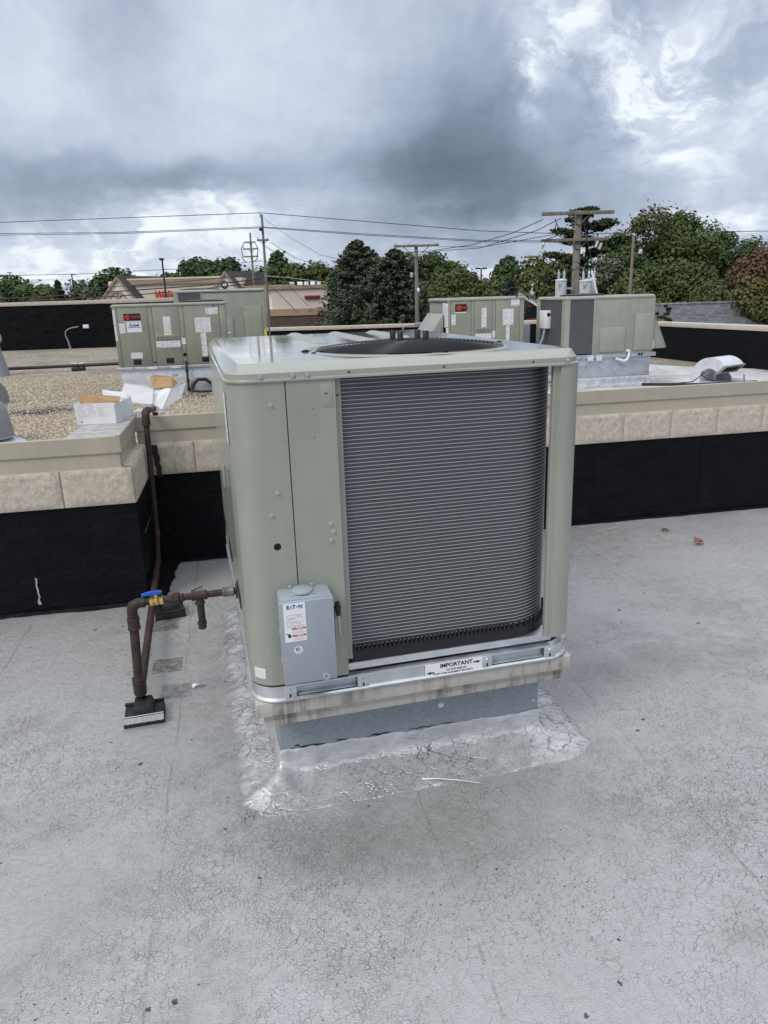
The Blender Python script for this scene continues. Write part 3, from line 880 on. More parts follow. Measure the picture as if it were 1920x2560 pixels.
capm.rings([cring(.012, R_out, ZR), cring(.0, R_out, ZR), cring(.0, R_out, ZR + .006), cring(.006, R_out, ZR + .009), cring(.006, R_out, ZR + .026), cring(.010, R_out, ZR + .030), cring(.042, .006, ZT - .004), cring(.050, .005, ZT)])
FX, FY, FR = .715, .412, .362
rc = cring(.050, .005, ZT)
cir = [(FX + FR * math.cos(a), FY + FR * math.sin(a), ZT) for a in [math.atan2(q[1] - FY, q[0] - FX) for q in rc]]
# plate between rectangle and fan circle, resampled by angle
angs = sorted(set([i * 2 * math.pi / 120 - math.pi for i in range(120)] + [math.atan2(cy - FY, cx - FX) for cx in (.044, W - .044) for cy in (.044, L - .044)]))
outer, inner = [], []
for a in angs:
    c, s_ = math.cos(a), math.sin(a); ts = []
    if c > 1e-9: ts.append((W - .044 - FX) / c)
    if c < -1e-9: ts.append((.044 - FX) / c)
    if s_ > 1e-9: ts.append((L - .044 - FY) / s_)
    if s_ < -1e-9: ts.append((.044 - FY) / s_)
    t = min(ts); outer.append((FX + c * t, FY + s_ * t, ZT)); inner.append((FX + c * FR, FY + s_ * FR, ZT))
capm.rings([outer, inner])
part('cap', capm, M_cap, U_, smooth=28)
em = MB()
for (x, y0, y1) in ((.475, .97, 1.865), (.692, .90, 1.80), (.897, 1.12, 1.75)):
    pr = [(-.045, 0), (-.030, .004), (-.018, .0095), (.0, .011), (.018, .0095), (.030, .004), (.045, 0)]
    em.rings([[(x, y0 - .05, ZT + .0005)] * 7, [(x + a * .8, y0, ZT + h + .0005) for a, h in pr], [(x + a, y0 + .06, ZT + h + .0005) for a, h in pr], [(x + a, y1, ZT + h + .0005) for a, h in pr], [(x, y1 + .05, ZT + .0005)] * 7], False)
ar = [math.radians(8 + i * (172 - 8) / 40) for i in range(41)]
em.rings([[(FX + (FR + o) * math.cos(a), FY + (FR + o) * math.sin(a), ZT + h) for a in ar] for o, h in ((.016, .0005), (.026, .007), (.040, .008), (.052, .0005))], False)
part('cap_rib', em, M_sage, U_, smooth=60)
vt = MB().lathe([(FR + .012, ZT - .0005), (FR + .004, ZT + .004), (FR - .004, ZT + .002), (FR - .010, ZT - .02), (FR - .012, ZT - .14)], (FX, FY, 0), n=72, caps=False)
part('fan_shroud', vt, M_sage, U_, smooth=60)
fg = MB()
for i in range(22):
    r = FR - .012 - i * .0146; z = ZT + .006 + .026 * (1 - (r / FR) ** 2)
    n_ = 72; circ = [(FX + r * math.cos(2 * math.pi * j / n_), FY + r * math.sin(2 * math.pi * j / n_), z) for j in range(n_ + 1)]
    fg.tube(circ, .0019, 5, False)
part('fan_guard', fg, mat('guard_black', (.009, .0095, .011), .28), U_, smooth=80)
for j in range(4):
    a = math.radians(5 + 90 * j); s0 = Vector((FX + .055 * math.cos(a), FY + .055 * math.sin(a), ZT + .031))
    pts = [(FX + r * math.cos(a), FY + r * math.sin(a), ZT + .002 + .026 * (1 - (r / FR) ** 2)) for r in (.05, .15, .25, .32, FR + (.022 if j % 2 == 0 else -.012))]
    part('guard_rod', MB().tube(pts, .0045, 6), M_black, U_)
for (x, y) in ((-.05, -.053), (.05, -.053), (-.05, .053), (.05, .053)):
    part('motor_stud', MB().lathe([(.0115, 0), (.0115, .042), (.010, .044), (0, .044)], (FX + x, FY + y, ZT + .020), n=12), M_black, U_)
part('motor_plate', MB().lathe([(0, 0), (.085, 0), (.085, .006), (0, .007)], (FX, FY, ZT + .018), n=24), M_black, U_)
part('fan_motor', MB().lathe([(0, 0), (.075, 0), (.085, .02), (.085, .14), (0, .14)], (FX, FY, ZT - .125), n=24), M_black, U_)
for j in range(3):
    bl = MB(); a0 = 2 * math.pi * j / 3
    bl.rings([[(FX + r * math.cos(a0 + da), FY + r * math.sin(a0 + da), ZT - .06 - .05 * da) for da in (0, .3, .6, .9)] for r in (.08, .2, .3, .375)], False)
    part('fan_blade', bl, M_black, U_)
# cabinet skin
cp = [Lx(.30 + .0)] + arc(.092, .092, .092, 180, 270, 10) + [(.180, 0, 0, -1)]


def skin(path, z0, z1, th=.004): return MB().sweep(path, [(-th, z0), (0, z0), (0, z1), (-th, z1)])


part('corner_panel', skin(cp, .494, ZR + .004), M_sage, U_, smooth=35)
part('access_panel', skin([(.1835, .02, -1, 0), (.1835, .0015, -.7, -.7), (.185, 0, 0, -1), (.3415, 0, 0, -1), (.343, .0015, .7, -.7), (.343, .02, 1, 0)], .495, ZR + .004), M_sage, U_, smooth=30)
part('coil_frame', skin([(.340, .019, 0, -1), (.3625, .019, 0, -1), (.3645, .021, 1, 0), (.3645, .06, 1, 0)], .545, ZR + .006), M_sage, U_, smooth=30)
part('seam', MB().box(.1795, .004, .51, .184, .02, ZR), M_hole, U_, smooth=0)
# sheet steel inside, so no light passes through the cabinet
part('inner_liner', MB().box(.02, .30, .51, W - .12, L - .02, ZR - .16), M_black, U_, smooth=0)
pth = [(1.118, .030, -1, 0), (1.118, .0125, -.7, -.7), (1.120, .0105, 0, -1), (1.139, .0105, 0, -1), (1.141, .0085, -.4, -.9), (1.1415, .001, -.7, -.7), (1.1435, -.001, 0, -1), (1.158, -.001, 0, -1)] + arc(W - .074, .073, .074, 272, 360, 8) + [(W, .115, 1, 0), (W - .012, .118, 0, 1)]
part('corner_post', skin(pth, .520, ZR + .004, .003), M_sage, U_, smooth=25)
part('corner_post', skin([(W, L - .11, 1, 0)] + arc(W - .074, L - .074, .074, 0, 90, 8) + [(W - .12, L, 0, 1)], .520, ZR + .004, .003), M_sage, U_, smooth=25)
part('rear_panel', skin([(W - .12, L, 0, 1)] + arc(.09, L - .09, .09, 90, 180, 8) + [Lx(L - .1)], .508, ZR + .004), M_sage, U_, smooth=25)
for y0, y1 in ((.304, .82), (.826, 1.34), (1.346, L - .09)):
    sp = part('side_panel', skin([(.006, y0, 0, -1), (-.001, y0 + .002, -1, 0), (-.001, y1 - .002, -1, 0), (.006, y1, 0, 1)], .505, ZR + .004), mat('glossy_sage', SAGE, .16, build=None) if 'glossy_sage' not in MATS else MATS['glossy_sage'], U_, smooth=25)
for (y0, y1, z0, z1) in ((.36, .56, .64, .70), (.95, 1.15, .63, .69), (1.5, 1.7, .62, .68)):
    h = part('panel_handle', MB().box(-.006, y0, z0, .01, y1, z1), M_black, U_, bevel=.012)
part('door_latch', MB().box(-.014, .80, 1.03, -.001, .82, 1.13), M_sage, U_, bevel=.004)
part('warning_label', MB().face((-.0025, .27, 1.33), (-.0025, .13, 1.33), (-.0025, .13, 1.51), (-.0025, .27, 1.51)), M_labw, U_, smooth=0)
# coil
cpath = [(.36, .036, 0, -1), (.6, .036, 0, -1), (.8, .036, 0, -1), (.92, .036, 0, -1)] + arc(.980, .248, .212, 270, 360, 20) + [(1.192, .5, 1, 0), (1.192, .9, 1, 0), (1.192, 1.30, 1, 0)]
CZ0, CZ1, NT = .577, ZR + .004, 73
part('coil', MB().sweep(cpath, [(-.03, CZ0), (0, CZ0), (0, CZ1), (-.03, CZ1)]), M_fin, U_, smooth=50)
tm = mesh('coil_tube', MB().sweep(cpath, [(-.001, -.0008), (.0013, -.0006), (.0013, .0006), (-.001, .0008)]), M_tube, 50)
for i in range(NT):
    o = part('coil_tube', tm, None, U_); o.location = (0, 0, CZ0 + .006 + i * (CZ1 - CZ0 - .008) / NT)
spth = [(x + nx * .012, y + ny * .012, nx, ny) for x, y, nx, ny in cpath]
part('coil_support', MB().sweep(spth, [(-.06, CZ0 - .002), (-.003, CZ0 - .002), (0, CZ0 - .010), (0, .530), (-.06, .530)]), M_black, U_, smooth=40)
tt = MB()
for i in range(60):
    t = i / 59
    if t < .62: x, y, nx, ny = .37 + (.98 - .37) * t / .62, .036, 0, -1
    else:
        a = math.radians(270 + 90 * min(1, (t - .62) / .22)); nx, ny = math.cos(a), math.sin(a); x, y = .980 + .212 * nx, .248 + .212 * ny + max(0, t - .84) * 1.4
    M = Matrix.Translation((x + nx * .013, y + ny * .013, CZ0 - .004)) @ Matrix.Rotation(math.atan2(ny, nx), 4, 'Z')
    tt.box(-.004, -.004, -.004, .006, .004, .020, M)
tt_o = part('coil_clips', tt, M_black, U_, smooth=0); tt_o['kind'] = 'stuff'
bp = MB().box(.345, .0185, .500, 1.15, .30, .527); bp.box(.36, .34, .49, 1.2, 1.4, .52)
part('base_pan', bp, M_galv, U_, bevel=.002)
for x in (.47, .66, .84, 1.03): part('screw', MB().lathe([(0, .006), (.004, .006), (.006, 0)], (x, .06, .527), n=8), M_bolt, U_)
# base rail with fork pockets
lip = [(-.014, Z0), (0, Z0), (.007, Z0 + .003), (.008, Z0 + .009), (.002, Z0 + .014), (-.002, Z0 + .016)]
web = [(-.002, Z0 + .016), (-.002, Z1 - .011)]
up = [(-.002, Z1 - .011), (.003, Z1 - .007), (.003, Z1 - .001), (-.004, Z1), (-.026, Z1)]
rail_L = [Lx(L - .1), Lx(1.0), Lx(.5), Lx(.2)] + arc(.1, .1, .1, 180, 270, 10) + [(.151, 0, 0, -1)]
rail_R = [(1.113, 0, 0, -1)] + arc(W - .1, .1, .1, 270, 360, 10) + [(W, .5, 1, 0), (W, L - .1, 1, 0)]
for pth_ in (rail_L, [(.373, 0, 0, -1), (.897, 0, 0, -1)], rail_R): part('base_rail', MB().sweep(pth_, lip + web[1:] + up[1:]), M_galv, U_, smooth=35)
part('base_rail', MB().sweep([(W, L - .1, 1, 0)] + arc(W - .1, L - .1, .1, 0, 90, 8) + arc(.1, L - .1, .1, 90, 180, 8), lip + web[1:] + up[1:]), M_galv, U_, smooth=35)
for x0, x1 in ((.151, .373), (.897, 1.113)):
    fp = MB().sweep([(x0, 0, 0, -1), (x1, 0, 0, -1)], lip[:-1] + [(-.02, Z0 + .013)]); fp.sweep([(x0, 0, 0, -1), (x1, 0, 0, -1)], [(-.02, Z1 - .008), (.003, Z1 - .007), (.003, Z1 - .001), (-.026, Z1)])
    fk = part('fork_pocket', fp, M_galv, U_, smooth=35)
    part('pocket_tube', MB().box(x0 - .004, .020, Z0 + .008, x1 + .004, .16, Z1 - .003), M_galv_w, fk, smooth=0)  # half-shadow inside the pocket is put into the darker steel colour
    part('pocket_ledge', MB().box(x0 + .004, .003, Z0 + .0165, x1 - .004, .02, Z0 + .021), M_galv, fk, bevel=.002)
for x0, x1, bx in ((.106, .151, .127), (.373, .414, .395), (.858, .897, .876), (1.113, 1.160, 1.136)):
    br = part('rail_bracket', MB().box(x0, -.0045, Z0 + .011, x1, .002, Z1 - .005), M_galv, U_, bevel=.002)
    part('bolt', MB().lathe([(0, .007), (.005, .007), (.006, .005), (.006, .002), (.008, .0015), (.008, 0)], (bx, -.0045, Z1 - .018), (0, -1, 0), 6), M_bolt, br)
    part('slot', MB().box(bx - .003, -.0056, Z0 + .016, bx + .003, -.004, Z0 + .030), M_hole, br, smooth=0)
# screws and holes on skin
for (x, z, y) in ((.132, 1.481, 0), (.134, 1.193, 0), (.109, 1.119, 0), (.304, 1.070, 0), (.313, 1.041, 0), (.304, 1.012, 0), (.106, ZR + .0165, -.001), (.208, ZR + .0165, -.001), (.254, ZR + .0165, -.001), (1.162, ZR + .0165, -.001)):
    part('screw', MB().lathe([(0, .008), (.0042, .008), (.0048, .006), (.0048, .002), (.0078, .0015), (.0078, 0)], (x, y, z), (0, -1, 0), 8), M_bolt, U_)
for (x, z, r, y) in ((.121, 1.007, .0125, 0), (.390, ZR + .017, .0036, 0), (.712, ZR + .017, .0036, 0), (1.034, ZR + .017, .0036, 0), (.266, 1.460, .0018, 0), (.267, 1.366, .0018, 0), (.353, 1.496, .0036, .019), (1.128, 1.30, .0017, .0105)):
    part('hole', MB().lathe([(0, 0), (r, 0)], (x, y - .0007, z), (0, -1, 0), 20, False), M_hole, U_, smooth=0)
em2 = MB().box(.294, -.0012, 1.462, .334, .001, 1.540)
part('knockout_plate', em2, M_sage, U_, bevel=.001)
part('slot', MB().box(.306, -.0018, 1.5055, .317, -.001, 1.5085), M_hole, U_, smooth=0)
part('small_label', MB().face((.016, -.0012 + .041, .523), (.05, .011, .518), (.05, .011, .558), (.016, .041, .563)) if False else MB().rings([[(x + nx * .001, y + ny * .001, z) for x, y, nx, ny in arc(.092, .092, .092, 212, 242, 5)] for z in (.520, .560)], False), M_labs, U_)
# IMPORTANT sign on the rail
sg = part('sign', MB().box(.630, -.0035, .4300, .857, -.0022, .4855), M_whitep, U_, smooth=0)
text('lettering', 'IMPORTANT', .0225, M_blackp, sg, front_M(.752, -.0038, .4715), bold=.0006, sx=1.02)
text('lettering', 'DO NOT REMOVE', .0098, M_blackp, sg, front_M(.752, -.0038, .4525), bold=.0001, sx=1.0)
text('lettering', 'ROOF CURB ALIGNMENT BRACKETS', .0098, M_blackp, sg, front_M(.740, -.0038, .4405), bold=.0001, sx=.97)
for sx_, x, z in ((1, .830, .4680), (-1, .655, .4485)):
    a_ = MB(); P_ = [(-.010, -.0028), (.004, -.0028), (.004, -.0060), (.021, 0), (.004, .0060), (.004, .0028), (-.010, .0028)]
    a_.face(*[(x + sx_ * q[0], -.0039, z + q[1]) for q in P_]); part('arrow', a_, M_blackp, sg, smooth=0)

# disconnect switch box
bx0, bx1, bzb, bzt, bd = .101, .281, .552, .862, -.115
db = part('disconnect_box', MB().box(bx0 + .004, bd + .006, bzb + .022, bx1 - .002, -.003, bzt - .004), M_greybox, U_, bevel=.004)
part('cover', MB().prism([(bd, bzb), (bd, bzt - .013), (bd + .004, bzt - .010), (bd + .016, bzt - .010), (bd + .016, bzb + .02), (bd + .004, bzb)], 'x', bx0, bx1), M_greybox, db, bevel=.002)
part('hub_plate', MB().box(.146, bd + .032, bzt - .004, .228, -.012, bzt), M_greybox, db, bevel=.002)
part('hub', MB().lathe([(0, .011), (.030, .011), (.036, .006), (.037, 0)], (.187, -.055, bzt), n=28), M_greybox, db)
for x in (.150, .224): part('hub_lug', MB().box(x - .005, -.028, bzt - .002, x + .005, -.015, bzt + .010), M_greybox, db, bevel=.002)
hd = MB().box(.2845, -.085, .735, .2905, -.045, .780)
part('switch_bracket', hd, M_black, db, bevel=.002)
part('switch_handle', MB().tube([(.298, -.082, .795), (.300, -.085, .775), (.301, -.084, .745)], [.0075, .010, .008], 8), M_black, db)
part('switch_blade', MB().tube([(.300, -.083, .750), (.303, -.080, .71), (.304, -.075, .668), (.303, -.072, .655)], [.005, .004, .003, .001], 8), M_bolt, db)
part('switch_slot', MB().box(.2845, -.088, .655, .2865, -.06, .735), M_hole, db, smooth=0)
part('hasp', MB().lathe([(.0065, -.003), (.013, -.003), (.013, .003), (.0065, .003), (.0065, -.003)], (.243, bd - .001, bzb + .014), (0, -1, 0), 16, False), M_bolt, db)
for z in (.64, .74): part('hinge', MB().box(bx0 - .004, bd + .004, z - .010, bx0 + .002, bd + .022, z + .010), M_greybox, db, bevel=.001)
fy = bd - .0012
st = MB().face((.113, fy, .686), (.186, fy, .686), (.186, fy, .838 - .014), (.113, fy, .838 - .014))
part('switch_label', st, M_whitep, db, smooth=0)
part('label_print', MB().face((.117, fy - .0004, .7385), (.183, fy - .0004, .7385), (.183, fy - .0004, .783), (.117, fy - .0004, .783)), print_mat('switch_label_print', 14, 1, ink=(.05, .05, .06)), db, smooth=0)
text('lettering', 'E', .0175, M_bluep, db, front_M(.128, fy - .0005, .8095), bold=.0007, sx=1.0)
text('lettering', 'A', .0165, M_greyp, db, front_M(.1385, fy - .0005, .8092), bold=.0003, sx=.8)
text('lettering', 'T', .0175, M_bluep, db, front_M(.1485, fy - .0005, .8095), bold=.0007, sx=1.0)
part('lettering', MB().lathe([(0, 0), (.0025, 0)], (.1585, fy - .0006, .8095), (0, -1, 0), 10, False), M_bluep, db, smooth=0)
text('lettering', 'N', .0175, M_bluep, db, front_M(.1700, fy - .0005, .8095), bold=.0007, sx=1.0)
for z, s_ in ((.7325, 'DANGER'), (.7075, 'PELIGRO')):
    part('danger_band', MB().face((.137, fy - .0004, z - .0028), (.1845, fy - .0004, z - .0028), (.1845, fy - .0004, z + .0028), (.137, fy - .0004, z + .0028)), M_red, db, smooth=0)
    text('lettering', s_, .0052, M_whitep, db, front_M(.163, fy - .0006, z), bold=.0001)
    part('label_print', MB().face((.138, fy - .0004, z - .0185 + .002), (.184, fy - .0004, z - .0165), (.184, fy - .0004, z - .0035), (.138, fy - .0004, z - .0035)), print_mat('danger_print', 5, 1, ink=(.08, .08, .09), fill=.85), db, smooth=0)
hz = MB()      # black hand and shock pictogram
hz.lathe([(0, 0), (.0055, 0)], (.1285, fy - .0006, .7095), (0, -1, 0), 12, False)
hz.face((.1235, fy - .0007, .7025), (.133, fy - .0007, .7025), (.133, fy - .0007, .7075), (.1235, fy - .0007, .7075))
hz.face((.1165, fy - .0007, .7185), (.1175, fy - .0007, .7165), (.1215, fy - .0007, .7155), (.1205, fy - .0007, .7185)); hz.face((.1200, fy - .00075, .7165), (.1225, fy - .00075, .7125), (.1260, fy - .00075, .7150), (.1240, fy - .00075, .7160))
part('shock_symbol', hz, M_blackp, db, smooth=0)
part('flag_sticker', MB().lathe([(0, .0002), (.0148, .0002), (.0148, 0)], (.1545, bd - .0008, .654), (0, -1, 0), 28, False), M_whitep, db, smooth=0)
fl = MB()
for i in range(4): fl.face((.1445, fy - .0003, .6475 + i * .0036), (.1645, fy - .0003, .6475 + i * .0036), (.1645, fy - .0003, .6493 + i * .0036), (.1445, fy - .0003, .6493 + i * .0036))
part('flag_stripes', fl, M_pinkp, db, smooth=0)
part('flag_canton', MB().face((.1445, fy - .0005, .6545), (.1545, fy - .0005, .6545), (.1545, fy - .0005, .6605), (.1445, fy - .0005, .6605)), M_bluep, db, smooth=0)
text('lettering', 'U S A', .0038, M_bluep, db, front_M(.1545, fy - .0004, .6432))
text('lettering', 'MADE IN', .0032, M_bluep, db, front_M(.1545, fy - .0004, .6645))

for c_ in db.children:
    if c_.name.split('.')[0] not in ('cover', 'hub_plate', 'hub', 'hub_lug', 'hasp', 'hinge'): c_.location.z = .024

# roof curb below the unit
curb = thing('roof_curb', 'grey metal roof curb with stained beige rim and silver flashing under the large unit', 'roof curb', (0, 0, 0), TH)
def ring_box(x0, y0, x1, y1, z0, z1, mt, nm, par, bev=.002):
    m = MB().box(x0, y0, z0, x1, y1, z1); return part(nm, m, mt, par, bevel=bev)
ring_box(.004, .006, W + .002, L - .01, .370, Z0 - .001, M_adapter, 'upper_rim', curb)
ring_box(.032, .026, 1.212, L - .04, .318, .3705, M_adapter, 'lower_rim', curb)
part('rim_bead', MB().box(.030, .0235, .342, 1.214, .03, .345), M_adapter, curb, smooth=0)
KX0, KX1, KY0, KY1 = .0905, 1.176, .160, L - .16
ring_box(KX0, KY0, KX1, KY1, -.01, .3185, M_curb, 'curb_panel', curb, .003)
for (x, z) in ((.118, .112), (1.155, .150)): part('screw', MB().lathe([(0, .005), (.004, .005), (.0075, 0)], (x, KY0, z), (0, -1, 0), 8), M_bolt, curb)
sb = MB().lathe([(0, .012), (.006, .011), (.011, .006), (.013, 0)], (.745, KY0, .205), (0, -1, 0), 10); sb.v = [(x + .003 * mn.noise((x * 300, z * 300, 1)), y, z + .003 * mn.noise((x * 300, z * 300, 5))) for x, y, z in sb.v]
part('sealant_dab', sb, M_whitep, curb, smooth=80)
# flashing: closed loop of profiles round the curb
path = []
cor = [(KX0, KY0), (KX1, KY0), (KX1, KY1), (KX0, KY1)]
for i, (a, b_) in enumerate(zip(cor, cor[1:] + cor[:1])):
    dx_, dy_ = b_[0] - a[0], b_[1] - a[1]; Ls = math.hypot(dx_, dy_); nx, ny = dy_ / Ls, -dx_ / Ls
    m_ = int(Ls / .008)
    for j in range(m_ + 1): path.append((a[0] + dx_ * j / m_, a[1] + dy_ * j / m_, nx, ny))
    nx2, ny2 = [(1, 0), (0, 1), (-1, 0), (0, -1)][i]
    for j in range(1, 16):
        t = j / 16 * math.pi / 2; path.append((b_[0], b_[1], nx * math.cos(t) + nx2 * math.sin(t), ny * math.cos(t) + ny2 * math.sin(t)))
prof = [(.001, .112), (.005, .108), (.0055, .095), (.006, .080), (.0065, .066), (.009, .052), (.013, .042), (.019, .033), (.027, .026), (.036, .021), (.046, .0185), (.057, .017), (.069, .016), (.081, .0155), (.093, .015), (.105, .0145), (.117, .0130), (.129, .0112), (.141, .0094), (.153, .0076), (.165, .0058), (.176, .0040), (.186, .0020), (.194, -.002)]
FR_ = []
for kx, (o, z) in enumerate(prof):
    r = []
    for (x, y, nx, ny) in path:
        wdt = 1.0 + .18 * (ny < -.5) - .12 * (nx < -.5) + .10 * mn.noise((x * 3, y * 3, 7)) + .07 * mn.noise((x * 14, y * 14, 2)) + .03 * mn.noise((x * 50, y * 50, 2))
        top = (o < .0056)
        zz = z + (.012 * mn.noise((x * 9, y * 9, 1)) + .006 * mn.noise((x * 31, y * 31, 4)) if top else 0)
        if ny < -.5 and top: zz -= .010 * (x - .6)
        q = Vector((x + nx * o, y + ny * o, zz))
        lump = max(0, mn.fractal(Vector((q.x * 15, q.y * 15, q.z * 46)), 1, 2, 2)) * .011 + .0022 * mn.noise(q * 42)
        f_ = 0 if o < .0052 else (1.0 if z > .03 else .42)
        if z <= 0: f_ = 0
        # swollen blob at the front left corner
        cb = math.exp(-(((q.x - KX0 + .010) / .045) ** 2 + ((q.y - KY0 + .045) / .045) ** 2)) * .038 if z > 0 and z < .06 else 0
        cb += (math.exp(-(((q.x - KX0 + .075) / .045) ** 2 + ((q.y - KY0 + .085) / .035) ** 2)) * .018) if 0 < z < .03 else 0
        if z > .03: r.append((q.x + nx * lump * f_, q.y + ny * lump * f_, q.z + cb))
        else: r.append((x + nx * o * wdt, y + ny * o * wdt, z + lump * f_ + cb))
    FR_.append(r)
part('flashing', MB().rings(FR_, True), M_flash, curb, smooth=180)
tb = MB()
for (xa, xb, za, th) in ((.125, .27, .112, .010), (.30, .36, .116, .004), (.43, .54, .113, .006), (.60, .72, .112, .004), (.74, .80, .112, .004), (.145, .165, .124, .008)):
    n_ = 14; A, B_ = [], []
    for i in range(n_ + 1):
        x = xa + (xb - xa) * i / n_; z = za + .004 * mn.noise((x * 40, 0, 3)) - .010 * (x - .6) + .006; t = th * (.4 + .9 * abs(mn.noise((x * 60, 2, 9)))) * math.sin(math.pi * (i + .4) / (n_ + .8))
        A.append((x, KY0 - .0025, z - t)); B_.append((x, KY0 - .0025, z + t))
    tb.rings([A, B_], False)
part('tar_bead', tb, M_tar, curb, smooth=0)

# ================================================================== GAS PIPE AND SUPPORTS
gp = thing('gas_pipe', 'rusty iron gas pipe with blue-handled brass valve feeding the large unit', 'gas pipe', (0, 0, 0))
PR = .0195
px0, py0 = -.512, .775
ztop = .548
xe = -.035


def coupling(p0, p1, r, mt=M_rust, par=gp, nm='coupling', n=16):
    p0, p1 = Vector(p0), Vector(p1); d = p1 - p0; Ln = d.length
    return part(nm, MB().lathe([(r * .86, 0), (r, .003), (r, Ln * .22), (r * .94, Ln * .25), (r * .94, Ln * .75), (r, Ln * .78), (r, Ln - .003), (r * .86, Ln)], p0, d, n), mt, par)


def hexnut(p0, p1, r, mt, par, nm='union_nut', n=8):
    p0, p1 = Vector(p0), Vector(p1); return part(nm, MB().lathe([(r * .9, 0), (r, .002), (r, (p1 - p0).length - .002), (r * .9, (p1 - p0).length)], p0, p1 - p0, n), mt, par, smooth=20)


def P3(x): # point on the horizontal branch
    t = (x - px0) / (xe - px0); return Vector((x, py0 + .0 * t, ztop + .012 * t))


# vertical drop in front of the wall, over the coping
vx, vy = -.575, 2.665
part('pipe', MB().tube([(vx, vy, 1.075), (vx - .012, vy + .01, .62), (vx - .022, vy + .015, .30)], PR, 14), M_rust, gp)
el = [(vx, vy, 1.035), (vx, vy, 1.085), (vx + .002, vy + .010, 1.110), (vx + .006, vy + .035, 1.120), (vx + .010, vy + .070, 1.120)]
part('elbow', MB().tube(el, [PR * 1.34, PR * 1.34, PR * 1.42, PR * 1.36, PR * 1.34], 16), M_rust, gp)
coupling((vx, vy, 1.030), (vx, vy, 1.052), PR * 1.48, nm='elbow_collar')
part('pipe', MB().tube([(vx + .010, vy + .065, 1.118), (vx + .012, vy + .40, 1.085), (vx + .012, vy + .52, 1.00), (vx + .012, vy + .54, .5)], PR, 12), M_rust, gp)
coupling((vx - .022, vy + .015, .300), (vx - .024, vy + .016, .255), PR * 1.28)
part('pipe', MB().tube([(vx - .024, vy + .015, .27), (vx - .030, vy + .012, .17), (vx - .030, vy - .01, .125), (vx - .026, vy - .07, .108), (-.590, 2.30, .107)], PR, 14), M_rust, gp)
coupling((-.592, 2.36, .107), (-.588, 2.30, .107), PR * 1.22)
part('pipe', MB().tube([(-.590, 2.31, .107), (-.552, 1.60, .107), (px0 - .004, .835, .107)], PR * 1.02, 14), M_rust, gp)
part('elbow', MB().tube([(px0 - .005, .850, .107), (px0 - .002, .800, .107), (px0, .778, .118), (px0, py0, .150), (px0, py0, .185)], [PR * 1.28, PR * 1.40, PR * 1.46, PR * 1.40, PR * 1.36], 16), M_rust, gp)
coupling((px0, py0, .160), (px0, py0, .192), PR * 1.5, nm='elbow_collar')
part('riser_pipe', MB().tube([(px0, py0, .17), (px0 + .012, py0, .45)], PR * 1.05, 16), M_rust, gp)
rx = px0 + .013
coupling((rx - .001, py0, .425), (rx, py0, .482), PR * 1.42)
hexnut((rx, py0, .478), (rx, py0, .500), PR * 1.22, M_rust, gp, 'reducer')
rp = .0155
part('elbow', MB().tube([(rx, py0, .487), (rx, py0, ztop - .030), (rx + .008, py0, ztop - .010), (rx + .030, py0, ztop), (rx + .058, py0, ztop)], [.0225, .0225, .0245, .0225, .0220], 16), M_rust, gp)
part('pipe', MB().tube([P3(rx + .05), P3(rx + .085)], rp, 12), M_rust, gp)
# brass ball valve with blue lever
v0_ = rx + .078
va = part('valve', MB().lathe([(.012, 0), (.0205, .001), (.0205, .014), (.0165, .016), (.021, .024), (.021, .034), (.0165, .042), (.0205, .044), (.0205, .058), (.012, .059)], P3(v0_), (1, 0, .03), 8), M_brass, gp, smooth=25)
vc = P3(v0_ + .029)
part('valve_stem', MB().cyl(vc + Vector((0, 0, .018)), vc + Vector((0, 0, .036)), .007), M_brass, va)
part('valve_handle', MB().rings([[(vc.x + a, vc.y + b_, vc.z + h) for a, b_, h in q] for q in (((.026, -.010, .030), (.026, .010, .030), (-.026, .009, .030), (-.062, .006, .024), (-.062, -.006, .024), (-.026, -.009, .030)), ((.026, -.010, .045), (.026, .010, .045), (-.026, .009, .046), (-.060, .006, .038), (-.060, -.006, .038), (-.026, -.009, .046)))], True, True, True), M_blue_plastic, va, bevel=.003)
part('pipe', MB().tube([P3(v0_ + .055), P3(v0_ + .10)], rp * 1.05, 12), M_rust, gp)
hexnut(P3(v0_ + .088), P3(v0_ + .104), .0225, M_rust, gp); hexnut(P3(v0_ + .104), P3(v0_ + .128), .0275, M_rust, gp); hexnut(P3(v0_ + .128), P3(v0_ + .146), .0200, M_rust, gp)
part('pipe', MB().tube([P3(v0_ + .14), P3(v0_ + .185)], rp, 12), M_rust, gp)
t0 = v0_ + .178
part('tee', MB().lathe([(.017, 0), (.0225, .001), (.0225, .009), (.0195, .011), (.0195, .057), (.0225, .059), (.0225, .067), (.017, .068)], P3(t0), (1, 0, .025), 14), M_rust, gp)
tcx = P3(t0 + .034)
part('tee_branch', MB().lathe([(.0185, -.012), (.0190, -.030), (.0220, -.032), (.0220, -.041), (.016, -.042)], tcx, (0, 0, 1), 14), M_rust, gp)
part('drip_leg', MB().cyl(tcx + Vector((0, 0, -.035)), tcx + Vector((.002, 0, -.135)), rp * 1.05), M_rust, gp)
part('drip_cap', MB().lathe([(.014, -.124), (.021, -.126), (.021, -.137), (.0185, -.139), (.0185, -.156), (.015, -.160), (0, -.161)], tcx, (0, 0, 1), 12), M_rust, gp)
part('pipe', MB().tube([P3(t0 + .062), P3(t0 + .145)], rp, 12), M_rust, gp)
part('coupling', MB().lathe([(.016, 0), (.0225, .002), (.0225, .010), (.0205, .013), (.0215, .030), (.0205, .040), (.0225, .043), (.0225, .050), (.016, .052)], P3(t0 + .135), (1, 0, .025), 16), mat('grey_iron', (.19, .18, .17), .5, .4, var=.2, vscale=40), gp)
